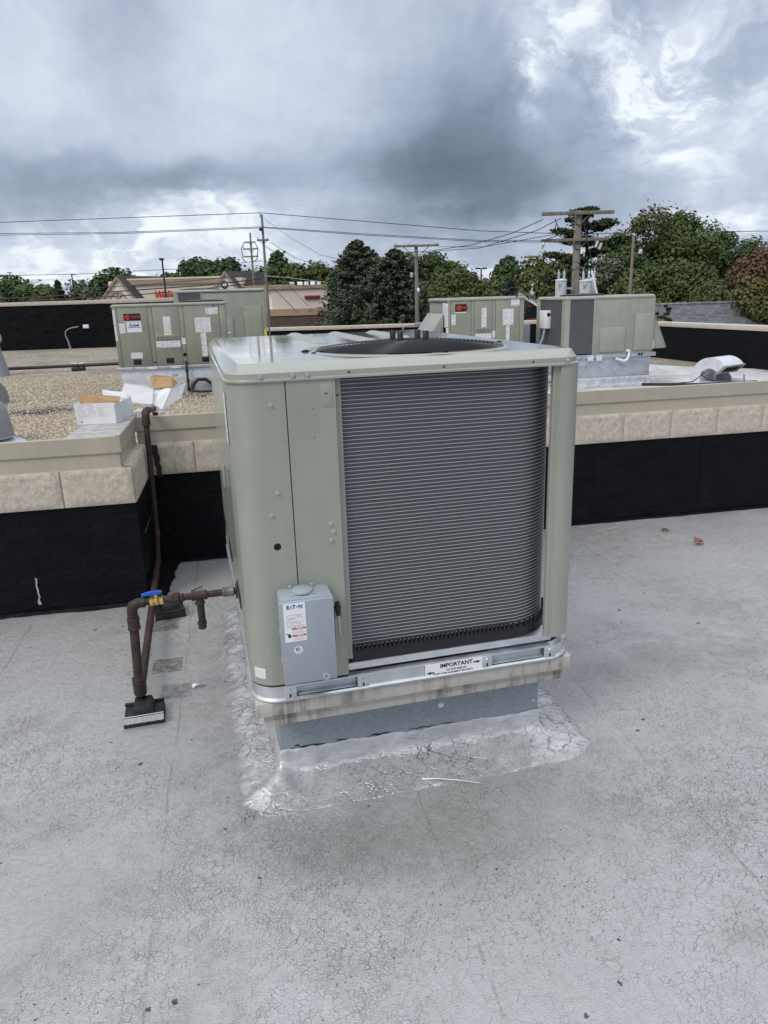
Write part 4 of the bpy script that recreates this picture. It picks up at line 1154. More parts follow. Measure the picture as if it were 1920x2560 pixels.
part('pipe', MB().tube([P3(t0 + .18), Vector((-.020, py0, P3(xe).z))], rp * 1.05, 12), M_iron, gp)
part('wall_flange', MB().lathe([(0, 0), (.036, 0), (.036, .006), (0, .006)], (-.050, py0, P3(xe).z), (1, 0, 0), 20), M_black, gp)


def support(label, x, y, rz, stripe):
    s = thing('pipe_support', label, 'pipe support', (x, y, 0), rz, 'rubber pipe supports on the silver roof')
    s.scale = (.80, .90, 1.0)
    part('base', MB().prism([(-.110, .0), (.110, .0), (.110, .012), (.104, .042), (-.104, .042), (-.110, .012)], 'y', -.075, .075), M_rubber, s, bevel=.004)
    part('base_rim', MB().box(-.108, -.078, .040, .108, -.062, .052), M_rubber, s, bevel=.003); part('base_rim', MB().box(-.108, .062, .040, .108, .078, .052), M_rubber, s, bevel=.003)
    part('saddle', MB().prism([(-.060, .040), (.060, .040), (.046, .085), (-.046, .085)], 'y', -.062, .062), M_rubber, s, bevel=.005)
    if stripe:
        m = MB(); A, B_ = [], []
        for i in range(40):
            X = -.106 + .212 * i / 39; A.append((X, -.0795, .020 + .004 * random.random())); B_.append((X, -.0795, .036 + .004 * random.random()))
        m.rings([A, B_], False)
        A2 = [(a[0], -.0795, a[2]) for a in B_]; B2 = [(a[0], -.066, .0535) for a in B_]
        m.rings([A2, [(a[0], -.0790, .050) for a in B_], B2], False)
        part('reflective_stripe', m, mat('pale_stripe', (.50, .51, .52), .6, var=.15, vscale=60), s, smooth=0)
        part('wire_tie', MB().tube([(.03, -.0636, .055), (.055, -.06, .075), (.075, -.055, .072), (.06, -.06, .05)], .0012, 5), M_iron, s)
    return s


support('black rubber pipe support with grey stripe under the near gas riser', -.500, .745, math.radians(4), True)
support('black rubber pipe support under the gas pipe nearer the tarred wall', -.478, 1.900, math.radians(9), False)

# small litter on the lower roof
def leaf(label, x, y, s, rz, z=.012):
    m = MB(); R = []
    for v in range(9):
        t = v / 8; wv = .42 * math.sin(math.pi * min(1, t * 1.02)) ** .8 * (1 + .25 * math.sin(t * 19)); R.append([((t - .5) * s, s * wv * a, .25 * s * (abs(a) ** 1.5) * (1 if a > 0 else .5) + .1 * s * math.sin(t * 5)) for a in (-1, -.5, 0, .5, 1)])
    m.rings(R, False)
    o = part('fallen_leaf', m, M_leaf, None, smooth=60); o.location = (x, y, z); o.rotation_euler = (.1, .05, rz)
    tag(o, label, 'leaf', 'fallen leaves on the silver roof'); part('leaf_stalk', MB().tube([(-s * .5, 0, 0), (-s * .8, s * .05, .01)], .0015, 4), M_bark, o)


leaf('larger curled orange leaf lying on the silver roof', 3.225, 2.17, .085, .3, .020)
leaf('smaller orange leaf close to the foot of the black wall', 3.16, 2.50, .055, 2.0)
zt_ = MB().tube([(.604, .012, .012), (.66, -.006, .017), (.74, -.036, .018), (.815, -.064, .012)], [.0036, .0016, .0015, .001], 6)
tag(part('zip_tie', zt_, M_clear), 'white plastic zip tie lying on the cracked roof before the curb', 'zip tie')
pp = MB().grid(6, 3, lambda u, v: (u * .062, v * .02 * (1 - u * .5) + .004 * math.sin(u * 6), .006 + .012 * math.sin(u * 3 + v)))
o = part('paper_scrap', pp, M_whitep); o.location = (-.300, .955, 0); o.rotation_euler = (0, 0, .3); tag(o, 'torn white paper scrap on the roof beside the rusty riser', 'paper scrap')
tg = MB().tube([(-.372, 2.235, .008), (-.345, 2.225, .016), (-.318, 2.25, .018), (-.306, 2.29, .012)], .004, 5)
tag(part('roofing_strip', tg, M_rubber), 'curled black strip of roofing lying by the tar apron', 'roofing strip')
st = MB().tube([(2.66, 2.63, .004), (2.80, 2.66, .010), (2.88, 2.69, .006)], .0025, 5)
tag(part('twig', st, M_mortar), 'pale thin strip lying at the foot of the black wall', 'strip')

# ================================================================== CARTONS ON THE COPING
def slab(name, pts, mt, parent, th=.004, smooth=0):
    """thin board from a planar polygon, thickened along its normal"""
    P = [Vector(q) for q in pts]; n = (P[1] - P[0]).cross(P[2] - P[0]).normalized() * th * .5
    return part(name, MB().rings([[q - n for q in P], [q + n for q in P]], True, True, True), mt, parent, smooth=smooth)


cb = thing('cardboard_box', 'white cardboard box with printed end and torn flaps on the coping corner', 'box', (-.872, 2.60, ZC + .003), math.radians(-9))
bw, bh, bl = .252, .132, .38
part('box_front', MB().box(-bw / 2, 0, 0, bw / 2, .005, bh), M_cardw, cb, smooth=0)
part('box_side', MB().box(bw / 2 - .005, .0055, 0, bw / 2, bl, bh - .01), M_cardw, cb, smooth=0)
part('box_side', MB().box(-bw / 2, .0055, 0, -bw / 2 + .005, bl, bh), M_cardw, cb, smooth=0)
part('box_back', MB().box(-bw / 2 + .0055, bl - .005, 0, bw / 2 - .0055, bl, bh), M_cardw, cb, smooth=0)
part('box_bottom', MB().box(-bw / 2 + .0055, .0055, 0, bw / 2 - .0055, bl - .0055, .005), M_card, cb, smooth=0)
part('box_flap', MB().box(-bw / 2 + .006, .006, bh - .012, bw / 2 - .006, .20, bh - .008), M_cardw, cb, smooth=0)
slab('box_flap', [(-bw / 2 + .03, .02, bh - .004), (bw / 2 + .02, .05, bh), (bw / 2 + .015, .10, bh + .025), (-bw / 2 + .02, .06, bh + .062)], M_card, cb)
slab('box_flap', [(-.0, .20, bh), (bw / 2 + .03, .20, bh), (bw / 2 + .02, .22, bh + .040), (.03, .22, bh + .052), (.01, .215, bh + .065), (-.01, .21, bh + .06)], M_cardw, cb)
part('box_print', MB().face((-bw / 2 + .025, -.0008, .05), (bw / 2 - .05, -.0008, .05), (bw / 2 - .05, -.0008, .130), (-bw / 2 + .025, -.0008, .130)), print_mat('carton_print', 12, 3, ink=(.50, .22, .22), margin=.10, fill=.95), cb, smooth=0)
part('box_logo', MB().lathe([(0, 0), (.0055, 0)], (-bw / 2 + .034, -.0009, .018), (0, -1, 0), 12, False), M_red, cb, smooth=0)
oc2 = thing('open_carton', 'open white carton with brown inside flap spread out behind the gas pipe elbow', 'box', (0, 0, 0))
A = lambda x, y, z: (x, y, z)
slab('carton_panel', [(-.785, 2.98, 1.150), (-.735, 3.05, 1.272), (-.590, 3.06, 1.250), (-.550, 3.06, 1.220), (-.560, 3.00, 1.125)], M_cardw, oc2)
slab('carton_panel', [(-.565, 3.02, 1.132), (-.500, 3.00, 1.085), (-.430, 3.10, 1.215), (-.500, 3.12, 1.222), (-.545, 3.10, 1.205), (-.572, 3.06, 1.170)], M_cardw, oc2)
slab('carton_panel', [(-.498, 2.998, 1.083), (-.428, 3.098, 1.213), (-.330, 3.16, 1.245), (-.365, 3.06, 1.150)], M_cardg, oc2)
slab('carton_flap', [(-.545, 3.09, 1.225), (-.425, 3.12, 1.222), (-.395, 3.24, 1.240), (-.425, 3.25, 1.285), (-.555, 3.22, 1.305), (-.580, 3.20, 1.285)], M_card, oc2)
slab('carton_bottom', [(-.700, 2.99, 1.075), (-.500, 2.99, 1.070), (-.43, 3.10, 1.070), (-.68, 3.14, 1.075)], M_cardw, oc2)
slab('carton_flap', [(-.37, 3.16, 1.236), (-.330, 3.162, 1.247), (-.325, 3.20, 1.255), (-.36, 3.20, 1.250)], M_card, oc2)

# ================================================================== UPPER ROOF UNITS
def label_quad(par, x0, z0, x1, z1, mt, y, nm='label'):
    return part(nm, MB().face((x0, y, z0), (x1, y, z0), (x1, y, z1), (x0, y, z1)), mt, par, smooth=0)


def cap_lid(par, x0, y0, x1, y1, z, mt, h=.045):
    m = MB()
    def cr(i, zz, r): return [(x, y, zz) for x, y, _, _ in rrect(x0 + i, y0 + i, x1 - i, y1 - i, max(r, .01), 5)]
    m.rings([cr(.008, z, .07), cr(-.004, z, .07), cr(-.004, z + .022, .07), cr(.03, z + h, .02)], True, False, True)
    return part('cap', m, mt, par, smooth=30)


def trane_badge(par, x0, z0, x1, z1, y):
    bz = part('brand_badge', MB().box(x0, y - .006, z0, x1, y, z1), M_blackp, par, smooth=0)
    h = z1 - z0; r = h * .36; cx = x0 + h * .52; cz = (z0 + z1) / 2
    part('logo', MB().lathe([(0, .001), (r, .001), (r, 0)], (cx, y - .006, cz), (0, -1, 0), 24, False), M_red, bz, smooth=0)
    ring = MB()
    for k_ in range(3):
        a = math.radians(90 + 120 * k_); ring.face(*[(cx + r * q * math.cos(a + b_), y - .0078, cz + r * q * math.sin(a + b_)) for q, b_ in ((.30, -.4), (.82, -.12), (.82, .12), (.30, .4))])
    part('logo_mark', ring, M_blackp, bz, smooth=0)
    text('lettering', 'TRANE', h * .46, M_red, bz, front_M((cx + r + x1) / 2, y - .0068, cz), bold=h * .012, shear=.12, sx=.86)
    label_quad(bz, x0, z0 - h * .24, x1, z0 - .002, M_labs, y - .001)


def front_unit(label, X, Y, Wd, D, zc, zt, mt, left_end_labels, hood=False, full=True):
    """packaged unit seen from its service side: three doors between posts (origin: base of curb front left)"""
    t = thing('rooftop_unit', label, 'air conditioner', (X, Y, ZU), 0, 'packaged rooftop units')
    part('cabinet', MB().box(.03, .02, zc + .04, Wd - .02, D, zt - .05), mt, t, bevel=.03)
    cap_lid(t, .004, -.008, Wd, D + .02, zt - .048, mt)
    s = Wd / 1.77
    for a, b_, nm in ((.028, .092, 'corner_post'), (.548, .616, 'center_post'), (1.021, 1.091, 'center_post'), (1.648, 1.742, 'corner_post')):
        part(nm, MB().box(a * s, -.002, zc + .055, b_ * s, .03, zt - .05), mt, t, bevel=.004)
    for i, (a, b_) in enumerate(((.096, .544), (.620, 1.017), (1.095, 1.644))):
        d_ = part('door', MB().box(a * s, -.006, zc + .057, b_ * s, .025, zt - .052), mt, t, bevel=.004)
        hx = (.315, .82, 1.375)[i] * s
        part('handle_frame', MB().box(hx - .060, -.010, zc + .085, hx + .060, -.004, zc + .170), M_black, d_, bevel=.006)
        part('handle_grip', MB().box(hx - .045, -.0125, zc + .135, hx + .045, -.008, zc + .155), M_rubber, d_, bevel=.003)
    dk = MB()
    for a in (.094, .546, .618, 1.019, 1.093, 1.646): dk.box(a * s - .002, -.0015, zc + .056, a * s + .002, .02, zt - .05)
    part('door_gap', dk, M_hole, t, smooth=0)
    y = -.0075
    trane_badge(t, .189 * s, 1.152, .439 * s, 1.256, y)
    label_quad(t, .100 * s, .965, .197 * s, 1.112, M_labs, y)
    label_quad(t, .772 * s, .915, .885 * s, 1.195, M_labw, y)
    vn = part('louver', MB().box(.632 * s, -.012, .832, 1.006 * s, -.004, .915), mt, t, bevel=.004)
    lv = part('louver_opening', MB().box(.650 * s, -.0135, .842, .988 * s, -.0115, .900), M_greyp, vn, smooth=0)
    for q in range(6): part('slat', MB().box(.650 * s, -.017, .845 + q * .0095, .988 * s, -.013, .849 + q * .0095), mt, vn, smooth=0)
    for a in (.760, .875): part('mullion', MB().box(a * s, -.018, .842, (a + .012) * s, -.013, .900), mt, vn, smooth=0)
    label_quad(t, .630 * s, .726, 1.001 * s, .828, M_lab5, y)
    label_quad(t, 1.253 * s, .936, 1.500 * s, 1.166, M_lab3, y)
    label_quad(t, 1.330 * s, .552, 1.412 * s, .930, M_labw, y)
    label_quad(t, 1.436 * s, 1.208, 1.628 * s, 1.308, M_labs, y)
    label_quad(t, 1.026 * s, .762, 1.088 * s, .860, M_labr, -.003)
    label_quad(t, 1.545 * s, 1.325, 1.590 * s, 1.350, M_bluep, y, 'badge_sticker')
    for z in (.708, .600): part('knockout', MB().lathe([(0, .003), (.028, .003), (.030, 0)], (1.056 * s, -.002, z), (0, -1, 0), 20), M_greyp if z > .65 else M_hole, t)
    part('hole', MB().lathe([(0, .002), (.016, .002)], (.582 * s, -.002, .50), (0, -1, 0), 14, False), M_hole, t)
    strip = [(.016, 1.20), (.016, 1.09), (.016, .98), (.016, .87)]
    return t, s


def base_of(t, x0, x1, D, zc, mt, y0=0.0, flash=False):
    part('base_rail', MB().box(x0, y0 - .010, zc, x1, D, zc + .052), M_galv, t, bevel=.006)
    part('curb_panel', MB().box(x0 + .05, y0 + .025, .10 if flash else -.01, x1 - .08, D - .05, zc - .0005), mt, t, bevel=.004)


u1, s1 = front_unit('sage air conditioner with three labelled doors on the gravel roof at left', -1.799, 9.96, 1.76, 1.15, .39, 1.402, M_sage_d, True)
base_of(u1, -.005, 1.74, 1.16, .39, M_galv_pale)
label_quad(u1, .228, .572, .407, .664, M_lab3, -.0078)
gb = label_quad(u1, .217, .974, .438, 1.124, M_whitep, -.0078, 'sticker')
text('lettering', 'Gobel', .062, M_bluep, gb, front_M(.328, -.009, 1.082), bold=.002)
label_quad(gb, .235, 1.045, .42, 1.053, M_bluep, -.0088, 'underline')
for z0, z1 in ((1.09, 1.315), (.93, 1.085), (.852, .925)): label_quad(u1, .030, z0, .064, z1, M_labst, -.0075 + .002)
label_quad(u1, .45, .402, .60, .432, M_whitep, -.0125, 'sign'); label_quad(u1, .80, .398, .965, .436, M_labs, -.0125, 'sign')
label_quad(u1, .62, 1.372, .74, 1.379, M_pinkp, -.0135, 'sticker')
label_quad(u1, .82, .252, .97, .305, M_galv_pale if False else M_whitep, .0245, 'sign')
text('lettering', 'CDI', .046, M_blackp, u1, front_M(.860, .0235, .280), bold=.001, sx=1.2)
part('fan_guard', MB().lathe([(.34, 0), (.34, .02), (.2, .035), (.05, .04), (0, .04)], (1.38, .62, 1.40), n=32), M_black, u1)
part('gas_riser', MB().tube([(1.058, -.03, .50), (1.058, -.045, .47), (1.058, -.05, .02)], [.020, .018, .018], 10), M_iron, u1)
for z in (.36, .20, .06): part('coupling', MB().lathe([(.020, -.02), (.027, -.018), (.027, .018), (.020, .02)], (1.058, -.05, z), (0, 0, 1), 10), M_iron, u1)
hs = part('hose', MB().tube([(1.10, -.12, .02), (1.13, -.10, .13), (1.22, -.06, .21), (1.34, -.05, .20), (1.46, -.06, .10), (1.52, -.08, -.0)], .028, 10), M_rubber, u1)
tag(part('black_hose', MB().tube([(-.70, 9.80, .45), (-.55, 9.75, .43), (-.30, 9.78, .43), (.25, 9.9, .43)], .018, 8), M_iron), 'dark iron gas pipe stub lying in front of the left unit curb', 'pipe')

# larger unit behind
u2 = thing('rooftop_unit', 'plain tall sage air conditioner behind the labelled left unit with blue rag on top', 'air conditioner', (-.145, 12.6, ZU), 0, 'packaged rooftop units')
k2 = 14.6 / 14.15
part('cabinet', MB().box(-.87, 0, .42, .83, 2.2, 1.575), M_sage_b, u2, bevel=.03); cap_lid(u2, -.885, -.012, .842, 2.22, 1.574, M_sage_b, .05)
part('coil', MB().box(-.785, -.006, .50, -.375, .02, 1.555), M_coil_old, u2, smooth=0)
part('corner_post', MB().box(-.875, -.010, .46, -.788, .03, 1.575), M_sage_b, u2, bevel=.006); part('corner_post', MB().box(-.372, -.008, .46, -.345, .03, 1.575), M_sage_b, u2, bevel=.004)
dd = part('access_door', MB().box(.415, -.022, .50, .745, -.0005, 1.30), M_sage_b, u2, bevel=.008)
part('screw', MB().lathe([(0, .01), (.012, .01), (.012, 0)], (.43, -.022, 1.25), (0, -1, 0), 8), M_bolt, dd)
part('access_door', MB().box(.062, -.022, .50, .195, -.0005, 1.088), M_sage_b, u2, bevel=.006)
label_quad(u2, .07, .80, .13, .825, M_whitep, -.024)
part('base_rail', MB().box(-.87, -.01, .36, .83, 2.2, .42), M_galv, u2, bevel=.004); part('curb_panel', MB().box(-.80, .04, -.01, .76, 2.1, .36), M_galv_w, u2)
part('fan_guard', MB().lathe([(.34, 0), (.34, .02), (.2, .035), (0, .04)], (-.45, .45, 1.62), n=32), M_black, u2)
rag = MB().grid(14, 6, lambda u, v: (u * .30, v * .14, .012 + .022 * abs(mn.noise((u * 5, v * 4, 3))) + .018 * math.sin(u * 3.1)))
o = part('rag', rag, mat('blue_cloth', (.06, .17, .42), .9, var=.4, vscale=14), None, smooth=80); o.location = (-.27, 12.60, ZU + 1.626); tag(o, 'crumpled blue cloth lying on the tall unit behind', 'cloth')
o = part('strap_coil', MB().tube([(-.055 + .055 * math.cos(a * .5), 12.66 + .03 * math.sin(a * .9), ZU + 1.70 + .065 * math.sin(a * .5)) for a in range(0, 27)], .014, 6), M_rubber); tag(o, 'loop of black strap standing on the tall unit behind', 'strap')
o = part('yellow_pipe_marker', MB().tube([(.655, 12.62, ZU), (.655, 12.62, 1.245)], .030, 10), M_yellow); tag(o, 'yellow gas pipe sleeve at the right corner of the tall back unit', 'pipe')
o = part('conduit_riser', MB().tube([(.735, 12.75, ZU), (.735, 12.75, 1.55)], .018, 8), M_conduit); tag(o, 'thin grey conduit rising beside the tall back unit', 'conduit')

# centre unit, partly hidden by the main unit
uc, s3 = front_unit('sage air conditioner with sloping hood on its left end behind the large unit', 3.839 - .735, 8.32, 1.215, 1.10, .39, 1.348, M_sage_d, True)
base_of(uc, -.005, 1.20, 1.1, .39, M_galv_w)
part('end_labels', MB().face((-.000, .20, .93), (-.000, .02, .93), (-.000, .02, 1.28), (-.000, .20, 1.28)), M_labst, uc, smooth=0)
for z0, z1 in ((1.10, 1.27), (.94, 1.095), (.60, .93)): label_quad(uc, -.030 + .02, z0, .024, z1, M_labst, -.0045)
ho = MB().rings([[(-.02, a, b_) for a, b_ in ((.10, 1.13), (.10, .62), (1.00, .62), (1.00, 1.13))], [(-.30, a, b_) for a, b_ in ((.10, .72), (.10, .62), (1.00, .62), (1.00, .72))]], True, True, True)
part('hood', ho, M_sage, uc, bevel=.012)
o = part('vent_cap', MB().lathe([(0, .115), (.05, .108), (.085, .085), (.10, .05), (.10, 0), (.05, -.0), (.05, -.60)], (2.63, 8.1, 1.165 - .09), n=24), M_clear); tag(o, 'white domed vent cap peeking over the large unit before the sloping hood', 'vent cap')
tl = MB().box(-.22, -.06, 0, .22, .06, .055); o = part('product_box', tl, M_cardw, None, bevel=.006); o.location = (3.10, 7.25, ZU + .60); o.rotation_euler = (0, .06, -.25)
tag(o, 'long pale carton with brown end lying before the hooded centre unit', 'box'); part('box_end', MB().box(.2205, -.062, -.002, .27, .062, .058), M_card, o); part('box_band', MB().box(-.03, -.061, .012, .05, -.0605, .045), M_red, o)
stn = part('equipment_crate', MB().box(-.35, -.2, 0, .35, .25, .60), M_galv_w, None, bevel=.01); stn.location = (3.10, 7.30, ZU); stn.rotation_euler = (0, 0, -.25); tag(stn, 'grey metal crate hidden under the long pale carton', 'crate')
o = part('grey_box', MB().box(0, 0, 0, .16, .2, .92), M_greybox, None, bevel=.01); o.location = (4.36, 8.6, ZU); tag(o, 'blue grey metal cabinet standing right of the centre unit', 'cabinet')

# right hand unit: rounded corner with coils on two faces, hood on its right end
ur = thing('rooftop_unit', 'sage air conditioner with two coil faces and side hood on the coated roof at right', 'air conditioner', (4.732, 7.80, ZU), 0, 'packaged rooftop units')
WR, DR = 1.392, 1.06
part('cabinet', MB().box(.46, .012, .50, WR, DR, 1.27), M_sage_b, ur, bevel=.01)
part('cabinet_core', MB().box(.10, .10, .50, .47, DR - .05, 1.27), M_black, ur)
cap_lid(ur, -.012, -.012, WR + .012, DR + .012, 1.272, M_sage_b, .045)
part('coil', MB().box(.062, -.002, .50, .42, .03, 1.275), M_coil_old, ur, smooth=0)
part('coil', MB().box(-.002, .16, .50, .03, .92, 1.275), M_coil_old, ur, smooth=0)
part('corner_post', skin([(.0, .15, -1, 0)] + [(x - .008, y - .008, nx, ny) for x, y, nx, ny in arc(.06, .06, .06, 180, 270, 6)] + [(.058, -.008, 0, -1)], .48, 1.273, .012), M_sage, ur, smooth=40)
part('corner_post', MB().box(-.010, .925, .48, .05, DR, 1.273), M_sage, ur, bevel=.01); part('corner_post', MB().box(.424, -.010, .48, .462, .03, 1.273), M_sage, ur, bevel=.004)
pl_ = part('large_panel', MB().box(.463, -.008, .485, WR - .005, .014, 1.272), M_sage_b, ur, bevel=.003)
part('access_door', MB().box(.532, -.030, .515, .930, -.006, .870), M_sage, ur, bevel=.012)
part('access_door', MB().box(1.076, -.030, .525, 1.380, -.006, 1.053), M_sage, ur, bevel=.012)
hb = MB().rings([[(WR + .001, a, b_) for a, b_ in ((.02, 1.04), (.02, .535), (1.0, .535), (1.0, 1.04))], [(WR + .225, a, b_) for a, b_ in ((.02, .560), (.02, .535), (1.0, .535), (1.0, .560))]], True, True, True)
part('hood', hb, M_sage, ur, bevel=.004); part('hood_edge', MB().tube([(WR + .004, .016, 1.05), (WR + .228, .016, .55)], .008, 5), M_sage_b, ur)
part('label_strip', MB().box(1.378, -.034, .535, 1.392, -.0305, .660), mat('pale_yellow_label', (.70, .66, .36), .5), ur, smooth=0)
part('base_rail', MB().box(.0, -.006, .432, WR + .065, DR, .486), M_galv_w, ur, bevel=.006)
for x in (1.18, 1.225): part('hole', MB().lathe([(0, .003), (.017, .003), (.02, 0)], (x, -.007, .462), (0, -1, 0), 12), M_hole, ur)
for x0 in (.36, .50): label_quad(ur, x0, .395, x0 + .09, .475, M_labs, -.0085)
part('curb_panel', MB().box(.04, .02, .145, WR - .01, DR - .03, .4315), M_galv_w, ur, bevel=.006)
fr = []
for o_, z in ((.0, .150), (.004, .146), (.010, .10), (.016, .06), (.03, .03), (.09, .012), (.13, -.004)):
    fr.append([(x + nx * (o_ + .014 * mn.noise((x * 16, y * 16, z * 30)) * (z < .145)), y + ny * (o_ + .014 * mn.noise((x * 16, y * 16, z * 30)) * (z < .145)), z) for x, y, nx, ny in [(x_ + (1 - 2 * 0) * 0, y_, a, b_) for x_, y_, a, b_ in [(.02 + (WR - .03) * i / 60, .012, 0, -1) for i in range(61)] + [(WR - .005, .012 + .9 * i / 30, 1, 0) for i in range(31)]]])
part('flashing', MB().rings(fr, False), M_flash, ur, smooth=180)
tpp = [(.955, -.03, .525), (.995, -.035, .525), (1.003, -.036, .50), (.995, -.036, .44), (.970, -.037, .395), (.92, -.037, .378), (.86, -.037, .400), (.80, -.037, .418)]
part('drain_trap', MB().tube(tpp, .019, 10), M_clear, ur)
bx = part('switch_box', MB().box(-.085, .52, .86, -.004, .76, 1.12), M_whitep, ur, bevel=.006); part('switch_mark', MB().lathe([(0, .002), (.03, .002)], (-.04, .5195, 1.06), (0, -1, 0), 8, False), M_blackp, bx)
part('switch_conduit', MB().tube([(-.05, .62, .86), (-.08, .63, .70), (-.16, .64, .52)], .02, 8), M_greybox, ur)
cbm = MB()
part('fan_guard', MB().lathe([(.33, 0), (.33, .02), (.2, .035), (0, .04)], (.50, .55, 1.315), n=32), M_black, ur)

# cables on the coated patch
pts = [(5.95, 7.72, .425), (6.3, 7.55, .42), (6.7, 7.40, .42), (7.2, 7.3, .42), (7.6, 7.35, .42)]
tag(part('black_cable', MB().tube(pts, .022, 8), M_rubber), 'thick black cable running over the coated roof from the right unit curb', 'cable')
pts = [(6.0, 7.78, .43), (6.45, 7.62, .425), (6.75, 7.66, .43), (6.86, 7.66, .50), (6.90, 7.62, .56), (6.87, 7.62, .58), (6.85, 7.62, .54), (6.92, 7.58, .47), (7.05, 7.55, .44)]
tag(part('thin_cable', MB().tube(pts, .008, 6), M_rubber), 'thin dark cable with a raised loop beside the gooseneck vent', 'cable')

# ------------------------------------------------------------------ gooseneck and other vents
def gooseneck(name, label, x, y, z, rz, s, mt, wdt=.34):
    t = thing(name, label, 'roof vent', (x, y, z), rz)
    cx, R1, R0 = 0.0, .245 * s, .118 * s
    a0, a1 = 180, 40
    oc_, ic = [], []
    oc_.append((-R1, -.02)); ic.append((-R0, -.02))
    for i in range(21):
        a = math.radians(a0 + (a1 - a0) * i / 20); oc_.append((R1 * math.cos(a), R1 * math.sin(a) + .06 * s)); ic.append((R0 * math.cos(a), R0 * math.sin(a) + .06 * s))
    w2 = wdt * s / 2
    m = MB()
    for yy_ in (-w2, w2):
        m.rings([[(a, yy_, b_) for a, b_ in oc_], [(a, yy_, b_) for a, b_ in ic]], False)
    m.rings([[(a, -w2, b_) for a, b_ in oc_], [(a, w2, b_) for a, b_ in oc_]], False); m.rings([[(a, -w2, b_) for a, b_ in ic], [(a, w2, b_) for a, b_ in ic]], False)
    part('duct', m, mt, t, smooth=35)
    e0, e1 = oc_[-1], ic[-1]
    fr_ = MB(); d = .012 * s
    for yy_ in (-w2, w2 - d * 1.5): fr_.prism([(e0[0] - .004, e0[1] + .004), (e1[0] - .004, e1[1] - .004), (e1[0] + .02 * s, e1[1] - .018 * s), (e0[0] + .03 * s, e0[1] - .004)], 'y', yy_ - .003, yy_ + d * 1.5 + .003)
    for e in (e0, e1): fr_.box(e[0] - .01 * s, -w2, e[1] - .018 * s, e[0] + .025 * s, w2, e[1])
    part('mouth_frame', fr_, M_ventgrey, t, smooth=0)
    part('mouth_screen', MB().face((e0[0] + .005, -w2, e0[1] - .004), (e0[0] + .005, w2, e0[1] - .004), (e1[0] + .005, w2, e1[1] - .004), (e1[0] + .005, -w2, e1[1] - .004)), M_hole, t, smooth=0)
    part('base_flange', MB().box(-R1 - .05 * s, -w2 - .05 * s, -.02, -R0 + .05 * s, w2 + .05 * s, .012), mt, t, bevel=.004)
    part('seam', MB().box(-.004, -w2 - .002, R1 + .055 * s, .004, w2 + .002, R1 + .063 * s), mt, t, smooth=0)
    return t


gn = gooseneck('gooseneck_vent', 'silver coated gooseneck vent with dark square mouth behind the coping at right', 7.22, 7.72, .395, math.radians(-66), 1.25, M_ventsilver, .40)
part('back_plate', MB().prism([(-.13, -.02), (.13, -.02), (.12, .08), (.06, .145), (0, .16), (-.06, .145), (-.12, .08)], 'y', .14, .15), M_ventgrey, gn, smooth=0)
part('prop', MB().cyl((.34, .10, .13), (.36, .10, -.0), .012), M_ventgrey, gn)
gooseneck('gooseneck_vent', 'grey curved hood vent at the left edge beside the tar-stained gravel', -3.84, 9.75, ZU, math.radians(235), 1.30, M_ventgrey, .45)
dm = thing('dome_vent', 'grey domed roof vent with wide round base flange at lower left of the gravel', 'roof vent', (-2.66, 6.05, ZU))
part('hood', MB().lathe([(.285, .09), (.297, .085), (.300, .10), (.290, .20), (.270, .36), (.235, .44), (.17, .495), (.08, .515), (0, .52)], n=40, caps=False), M_ventgrey, dm, smooth=60)
part('skirt_band', MB().lathe([(.303, .078), (.309, .080), (.309, .092), (.303, .094)], n=40), M_greybox, dm)
part('base_flange', MB().lathe([(0, .06), (.25, .058), (.33, .035), (.40, .012), (.42, 0)], n=40), M_ventsilver, dm)
part('neck', MB().lathe([(.22, .0), (.22, .12)], n=24), M_hole, dm)
cv = thing('stack_vent', 'tall grey vent stack with round side cap at the far left edge', 'roof vent', (-4.95, 14.9, ZU))
part('stack', MB().lathe([(.20, 0), (.16, .25), (.10, .55), (.085, .72)], n=20), M_ventgrey, cv, smooth=60)
part('elbow', MB().tube([(0, 0, .68), (0, 0, .74), (.01, -.03, .79), (.03, -.09, .80)], [.09, .11, .13, .13], 16), M_ventgrey, cv, smooth=60)
part('cap_ring', MB().lathe([(.125, 0), (.15, 0), (.15, .03), (.125, .03)], (.03, -.10, .80), (.15, -1, 0), 24), M_ventgrey, cv)

# black gas line across the gravel
gl = thing('gas_line', 'long dark gas line running across the gravel on a small block', 'gas pipe', (-5.8, 15.3, ZU))
part('pipe', MB().tube([(-.6, .1, .115), (1.5, -.02, .115), (4.4, .05, .12)], .036, 10), M_iron, gl)
part('sleeve', MB().tube([(.36, .03, .115), (.42, .03, .115)], .042, 10), M_rubber, gl)
ps = thing('pipe_block', 'small black block with white clamp carrying the dark gas line', 'pipe support', (-3.43, 15.33, ZU), 0)
part('block', MB().box(-.13, -.13, 0, .13, .13, .075), M_rubber, ps, bevel=.01)
part('clamp', MB().box(-.11, -.04, .070, -.03, .04, .165).box(.03, -.04, .070, .11, .04, .165).box(-.14, -.05, .155, -.06, .05, .175).box(.06, -.05, .155, .14, .05, .175), M_whitep, ps, bevel=.004)
cn = thing('conduit', 'bent grey conduit with white box on the far black parapet', 'conduit', (-5.5, 24.55, ZU))
part('pipe', MB().tube([(.10, 0, 0), (.06, 0, .25), (.0, 0, .46), (.02, 0, .58), (.12, 0, .66), (.28, 0, .70), (.45, 0, .72)], [.035, .03, .022, .02, .02, .02, .018], 8), M_conduit, cn)
part('junction_box', MB().box(.60, -.05, .66, .78, .05, .78), M_whitep, cn, bevel=.01)
c2 = thing('conduit', 'short grey conduit with small box on the low parapet near the spruces', 'conduit', (4.35, 15.80, 1.0))
